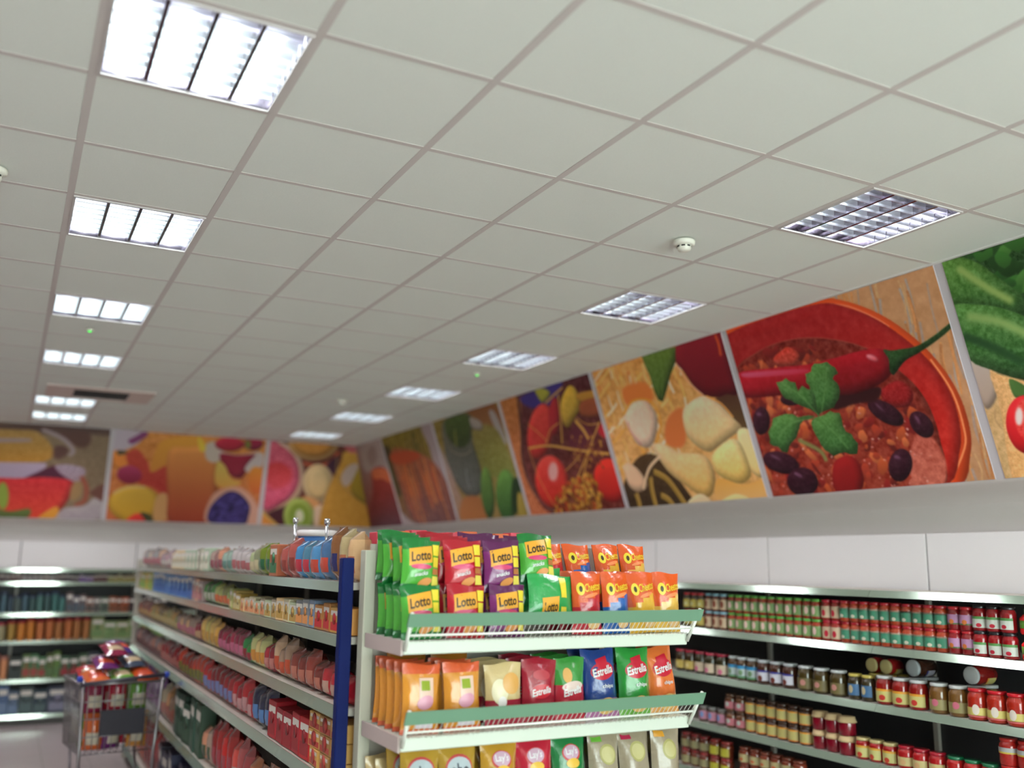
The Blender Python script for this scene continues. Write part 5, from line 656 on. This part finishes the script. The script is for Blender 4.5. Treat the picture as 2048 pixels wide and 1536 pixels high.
G_3 = [(7.3, 'brown', (152, 84, 64), (190, 150, 100), P, .13, .16), (5.8, 'khaki', (156, 136, 78), (190, 170, 110), P, .12, .16), (5.0, 'beige', (190, 166, 140), (180, 110, 120), P, .12, .16), (4.8, 'dark red', (150, 24, 40), (200, 160, 120), P, .1, .16), (4.2, 'yellow', (226, 186, 96), (200, 150, 60), P, .13, .17),
 (3.5, 'wine', (160, 34, 64), (196, 100, 130), P, .12, .15), (3.3, 'emerald', (40, 130, 60), (150, 40, 50), P, .1, .14), (3.0, 'butter', (226, 200, 130), (220, 150, 60), P, .1, .16), (2.8, 'red', (176, 34, 50), (206, 130, 120), P, .1, .14), (2.5, 'peach', (216, 176, 140), (206, 84, 50), P, .1, .18), (2.0, 'russet', (160, 60, 46), (200, 120, 100), P, .12, .16), (1.65, 'scarlet', (196, 24, 40), (214, 170, 150), P, .11, .13)]
G_4 = [(6.5, 'mauve', (160, 120, 120), (110, 60, 60), P, .12, .17), (5.6, 'dark red', (150, 24, 34), (190, 110, 100), P, .12, .19), (4.6, 'red-orange', (190, 60, 34), (120, 120, 50), P, .13, .2), (3.7, 'red', (170, 26, 34), (120, 130, 180), P, .13, .2), (3.2, 'crimson', (180, 24, 40), (206, 150, 150), P, .13, .2),
 (2.8, 'navy', (34, 40, 86), (90, 140, 200), P, .12, .22), (2.1, 'deep red', (172, 18, 34), (150, 16, 26), C, .14, .16), (1.65, 'yellow', (220, 170, 90), (190, 60, 50), C, .14, .07, 3)]
G_5 = [(6.3, 'purple', (120, 50, 130), (160, 90, 160), P, .13, .3), (5.6, 'cream', (214, 176, 140), (190, 110, 90), P, .15, .27), (4.5, 'dark green', (34, 70, 52), (60, 90, 70), C, .2, .3), (4.2, 'pink', (206, 160, 140), (70, 90, 60), P, .13, .24), (3.6, 'bright red', (196, 30, 26), (170, 60, 70), P, .14, .3), (3.2, 'rose pink', (214, 90, 90), (206, 170, 160), P, .13, .28), (2.4, 'tan', (190, 130, 96), (150, 100, 80), P, .15, .25), (1.65, 'brown', (120, 84, 50), (150, 110, 60), C, .16, .25)]
G_6 = [(7.1, 'brown', (140, 70, 50), (190, 90, 60), P, .15, .36), (6.2, 'red', (176, 40, 44), (120, 40, 40), P, .15, .38), (5.0, 'navy', (36, 34, 70), (80, 50, 60), C, .22, .34), (3.6, 'maroon', (120, 26, 34), (170, 100, 80), C, .2, .36), (1.65, 'grey', (110, 104, 100), (160, 80, 70), C, .24, .34)]
B_1 = [(.1, 'maroon', (96, 44, 50), (60, 40, 44), C, .05, .08), (.45, 'grey', (120, 110, 112), (150, 140, 140), C, .05, .08), (.72, 'plum', (80, 56, 66), (60, 44, 54), C, .05, .08), (.88, 'violet', (96, 66, 130), (120, 80, 140), C, .05, .085), (1.04, 'brown', (110, 56, 52), (90, 44, 44), C, .05, .085), (1.75, 'olive', (130, 124, 62), (150, 140, 70), C, .05, .085)]
B_2 = [(.2, 'teal', (84, 112, 124), (60, 70, 96), T, .075, .23), (.6, 'sea green', (90, 130, 124), (64, 80, 104), T, .075, .23), (.82, 'grey', (90, 84, 96), (70, 84, 92), C, .08, .22), (.98, 'rose', (130, 104, 100), (60, 60, 56), C, .08, .17), (1.08, 'sage', (100, 116, 96), (60, 70, 60), C, .08, .17), (1.3, 'orange', (160, 84, 44), (110, 60, 34), C, .08, .18), (1.75, 'black', (44, 38, 46), (60, 40, 40), C, .09, .18)]
B_3 = [(.0, 'mint', (150, 160, 140), (160, 30, 54), T, .1, .24), (.3, 'amber', (196, 140, 70), (164, 30, 52), T, .1, .24), (.9, 'orange', (200, 120, 70), (160, 28, 50), T, .1, .24), (1.75, 'lime', (140, 150, 96), (110, 140, 84), C, .14, .24)]
B_4 = [(-.12, 'yellow', (190, 176, 76), (160, 140, 60), C, .09, .27), (.06, 'salmon', (206, 160, 130), (190, 130, 110), T, .1, .3), (.2, 'dark green', (50, 62, 50), (36, 44, 40), C, .1, .28), (.45, 'green-and-red', (80, 120, 76), (160, 70, 60), C, .09, .28), (.6, 'moss', (110, 130, 60), (90, 120, 70), C, .08, .28), (.9, 'red-and-green', (76, 104, 74), (150, 50, 56), C, .1, .28), (1.75, 'slate', (80, 90, 100), (130, 60, 60), C, .12, .28)]
B_5 = [(-.02, 'plum', (84, 66, 92), (130, 110, 140), C, .13, .3), (.2, 'blue', (74, 100, 140), (110, 130, 160), C, .13, .31), (.5, 'teal', (60, 84, 96), (80, 100, 100), C, .15, .31), (.95, 'navy', (62, 76, 108), (130, 130, 150), C, .18, .3), (1.75, 'blue-grey', (70, 80, 100), (90, 100, 110), C, .18, .3)]

run(G_TOP, 8.22, GZ[0]+.001, XG+.01, A % 'top', gg('top'))
run(G_2, 8.22, GZ[1]+.001, XG, A % 'second shelf', gg('second shelf'))
run(G_3, 8.22, GZ[2]+.001, XG, A % 'third shelf', gg('third shelf'))
run(G_4, 8.22, GZ[3]+.001, XG, A % 'fourth shelf', gg('fourth shelf'))
run(G_5, 8.22, GZ[4]+.001, XG, A % 'fifth shelf', gg('fifth shelf'))
run(G_6, 8.22, GZ[5]+.001, XG, A % 'bottom shelf', gg('bottom shelf'))
B = 'from left, %s of back wall'; bb = lambda s: 'goods on the %s of the back wall' % s
run(B_1, -.25, ZB_[1]+.001, BYB-.49, B % 'spice shelf', bb('spice shelf'), True)
run(B_2, -.25, ZB_[2]+.001, BYB-.49, B % 'third shelf', bb('third shelf'), True)
run(B_3, -.25, ZB_[3]+.001, BYB-.49, B % 'fourth shelf', bb('fourth shelf'), True)
run(B_4, -.25, ZB_[4]+.001, BYB-.49, B % 'fifth shelf', bb('fifth shelf'), True)
run(B_5, -.25, ZB_[5]+.001, BYB-.49, B % 'bottom shelf', bb('bottom shelf'), True)
# row of small red and pink packs across the near end of the gondola top
for k in range(10):
    nm = ('pink', 'orange')[k % 2]; c = ((214, 70, 90), (226, 110, 60))[k % 2]
    t = thing('food_carton', '%s small carton, %s from left, row above the snack bags' % (nm, od(k)), 'carton', (1.27+k*.078, 1.70, GZ[0]+.001), (0, 0, 0), 'cartons across the gondola end'); build(packet_proto('carton', .072, .2+.006*(k % 3), .08, c, (196, 24, 50)), t)
# chrome hooks standing out of the top packs, and the white-lidded tub between them
for k, (y, xx) in enumerate(((3.19, 1.30), (2.60, 1.30))):
    t = thing('chrome_rod', 'chrome rod with rounded tip rising above the top packets, %s one' % ('farther', 'nearer')[k], 'rod', (xx, y, GZ[0]), group='chrome rods on the gondola')
    tp = .315-.025*k; obj('rod', MB().tube([(0, 0, 0), (0, 0, tp-.02)], .008, CHROME, 10), t); obj('rounded_tip', MB().lathe([(.006, tp-.04), (.014, tp-.03), (.016, tp-.014), (.012, tp-.003), (0, tp)], CHROME, 12), t)
t = thing('food_tub', 'blue tub with wide white lid between the two chrome rods', 'tub', (1.36, 2.86, GZ[0]+.001)); build(packet_proto('tub', .22, .24, .22, (60, 120, 190), (230, 226, 224)), t)

# ------------------------------------------------------------------ shopping cart with a heap of packets
CX, CY, CRZ = .735, 5.45, math.radians(7)
ct = thing('shopping_cart', 'wire shopping cart heaped with colourful packets in the aisle', 'shopping cart', (CX, CY, 0), (0, 0, CRZ))
wire = mat((150, 146, 148), .3, .8)
BW0, BW1, BL0, BL1, ZT, ZL = .56, .50, 0, .62, 1.04, .56
def cp(a, b, t):                            # a across 0..1, b along 0..1, t height 0..1 (bottom..top)
    w = (BW1+(BW0-BW1)*t); y0_, y1_ = .06*(1-t), BL1-.0*(1-t); return (-w/2+w*a, y0_+(y1_-y0_)*b, ZL+(ZT-ZL)*t)
rim = MB(); rim.tube([cp(0, 0, 1), cp(1, 0, 1), cp(1, 1, 1), cp(0, 1, 1), cp(0, 0, 1)], .011, wire); obj('basket_rim', rim, ct)
bw = MB()
for i in range(13):
    a = i/12
    for b in (0, 1): bw.tube([cp(a, b, 0), cp(a, b, 1)], .0032, wire, 4)
    bw.tube([cp(a, 0, 0), cp(a, 1, 0)], .0032, wire, 4)
for i in range(15):
    b = i/14
    for a in (0, 1): bw.tube([cp(a, b, 0), cp(a, b, 1)], .0032, wire, 4)
for tz in (.0, .25, .5, .75): bw.tube([cp(0, 0, tz), cp(1, 0, tz), cp(1, 1, tz), cp(0, 1, tz), cp(0, 0, tz)], .004, wire, 4)
obj('basket_wires', bw, ct, kind='stuff')
obj('notice_panel', MB().box(-.14, .16, -.012, .0, ZL+.13, ZL+.30, mat((42, 38, 48), .4), .003), ct)
hd = obj('handle', MB().tube([(-.29, .0, 1.04), (.29, .0, 1.08)], .015, mat((60, 56, 66), .4), 10), ct)
obj('handle_end', MB().lathe([(.02, -.31), (.022, -.28)], mat((30, 60, 170), .4), 10, .0, 1.08, axis='x'), hd); obj('handle_end', MB().lathe([(.022, .28), (.02, .31)], mat((30, 60, 170), .4), 10, .0, 1.08, axis='x'), hd)
fr = MB()
for s in (-1, 1): fr.tube([(s*.27, 0, 1.07), (s*.25, .04, .56), (s*.24, .02, .14)], .012, wire); fr.tube([(s*.24, .02, .16), (s*.22, .62, .14)], .012, wire); fr.tube([(s*.24, .3, .16), (s*.22, .5, .56)], .010, wire)
fr.tube([(-.24, .02, .2), (.24, .02, .2)], .01, wire); fr.tube([(-.22, .62, .2), (.22, .62, .2)], .01, wire); obj('under_frame', fr, ct)
for sx in (-1, 1):
    for yy in (.03, .60):
        w_ = obj('caster', MB().lathe([(.05, -.014), (.058, -.01), (.058, .01), (.05, .014)], mat((50, 50, 54), .5), 16, yy, .058, axis='x'), ct, (sx*.23, 0, 0)); obj('fork', MB().box(-.02, -.015, yy-.012, yy+.012, .058, .15, wire).box(.015, .02, yy-.012, yy+.012, .058, .15, wire), w_)
rz = CRZ; cr_, sr_ = math.cos(rz), math.sin(rz)
heap = [((230, 110, 50), 'orange'), ((190, 30, 60), 'crimson'), ((60, 40, 110), 'navy'), ((226, 90, 40), 'tangerine'), ((120, 40, 120), 'violet'), ((110, 170, 60), 'lime'), ((200, 40, 50), 'scarlet'), ((70, 80, 100), 'slate'), ((230, 160, 80), 'apricot'), ((150, 30, 70), 'maroon'), ((226, 226, 214), 'white'), ((80, 50, 130), 'indigo')]
lev = [(.0, 1), (.24, 1), (.46, 1)]
k = 0
for lz, rows in ((ZL+.008, 3), (ZL+.26, 3)):
    for a in range(3):
        for b in range(3):
            c, nm = heap[(k*5+a) % 12]; lx, ly = (-.15+.15*a, .13+.17*b); gx, gy = CX+lx*cr_-ly*sr_, CY+lx*sr_+ly*cr_
            t = thing('food_pouch', '%s pouch inside the cart, %s layer, %s across, %s back' % (nm, ('lower', 'upper')[lz > .6], od(a), od(b)), 'pouch', (gx, gy, lz), (0, 0, rz+R.uniform(-.3, .3)), 'pouches in the cart'); build(packet_proto('pouch', .14, .25, .12, c, (225, 214, 190)), t); k += 1
HEAP = [(-.17, -.02, 0, 0), (.0, .0, 0, 5), (.17, -.02, 0, 3), (-.17, .26, 0, 6), (.0, .27, 0, 8), (.17, .26, 0, 2), (-.1, .06, 1, 4), (.1, .1, 1, 7), (.0, .32, 1, 1), (-.03, .1, 2, 9), (.06, .3, 2, 11)]
for i, (lx, ly, lv, ci) in enumerate(HEAP):
    z, rx, ry = 1.085+.085*lv, -1.32, R.uniform(-.12, .12)
    c, nm = heap[ci]; gx, gy = CX+lx*cr_-ly*sr_, CY+lx*sr_+ly*cr_
    t = thing('food_pouch', '%s pouch on top of the heap in the cart' % nm, 'pouch', (gx, gy, z), (rx, ry, rz+R.uniform(-.15, .15)), 'pouches heaped on the cart'); build(packet_proto('pouch', .165, .24, .07, c, (226, 200, 160) if i % 2 else (226, 90, 60)), t)
dups = {k: v for k, v in LABELS.items() if len(v) > 1}
if dups: print('DUPLABELS', len(dups), list(dups.items())[:5])
lg = [k for k in LABELS if len(k.split()) > 16 or len(k.split()) < 4]
if lg: print('LONGLABELS', len(lg), lg[:5])
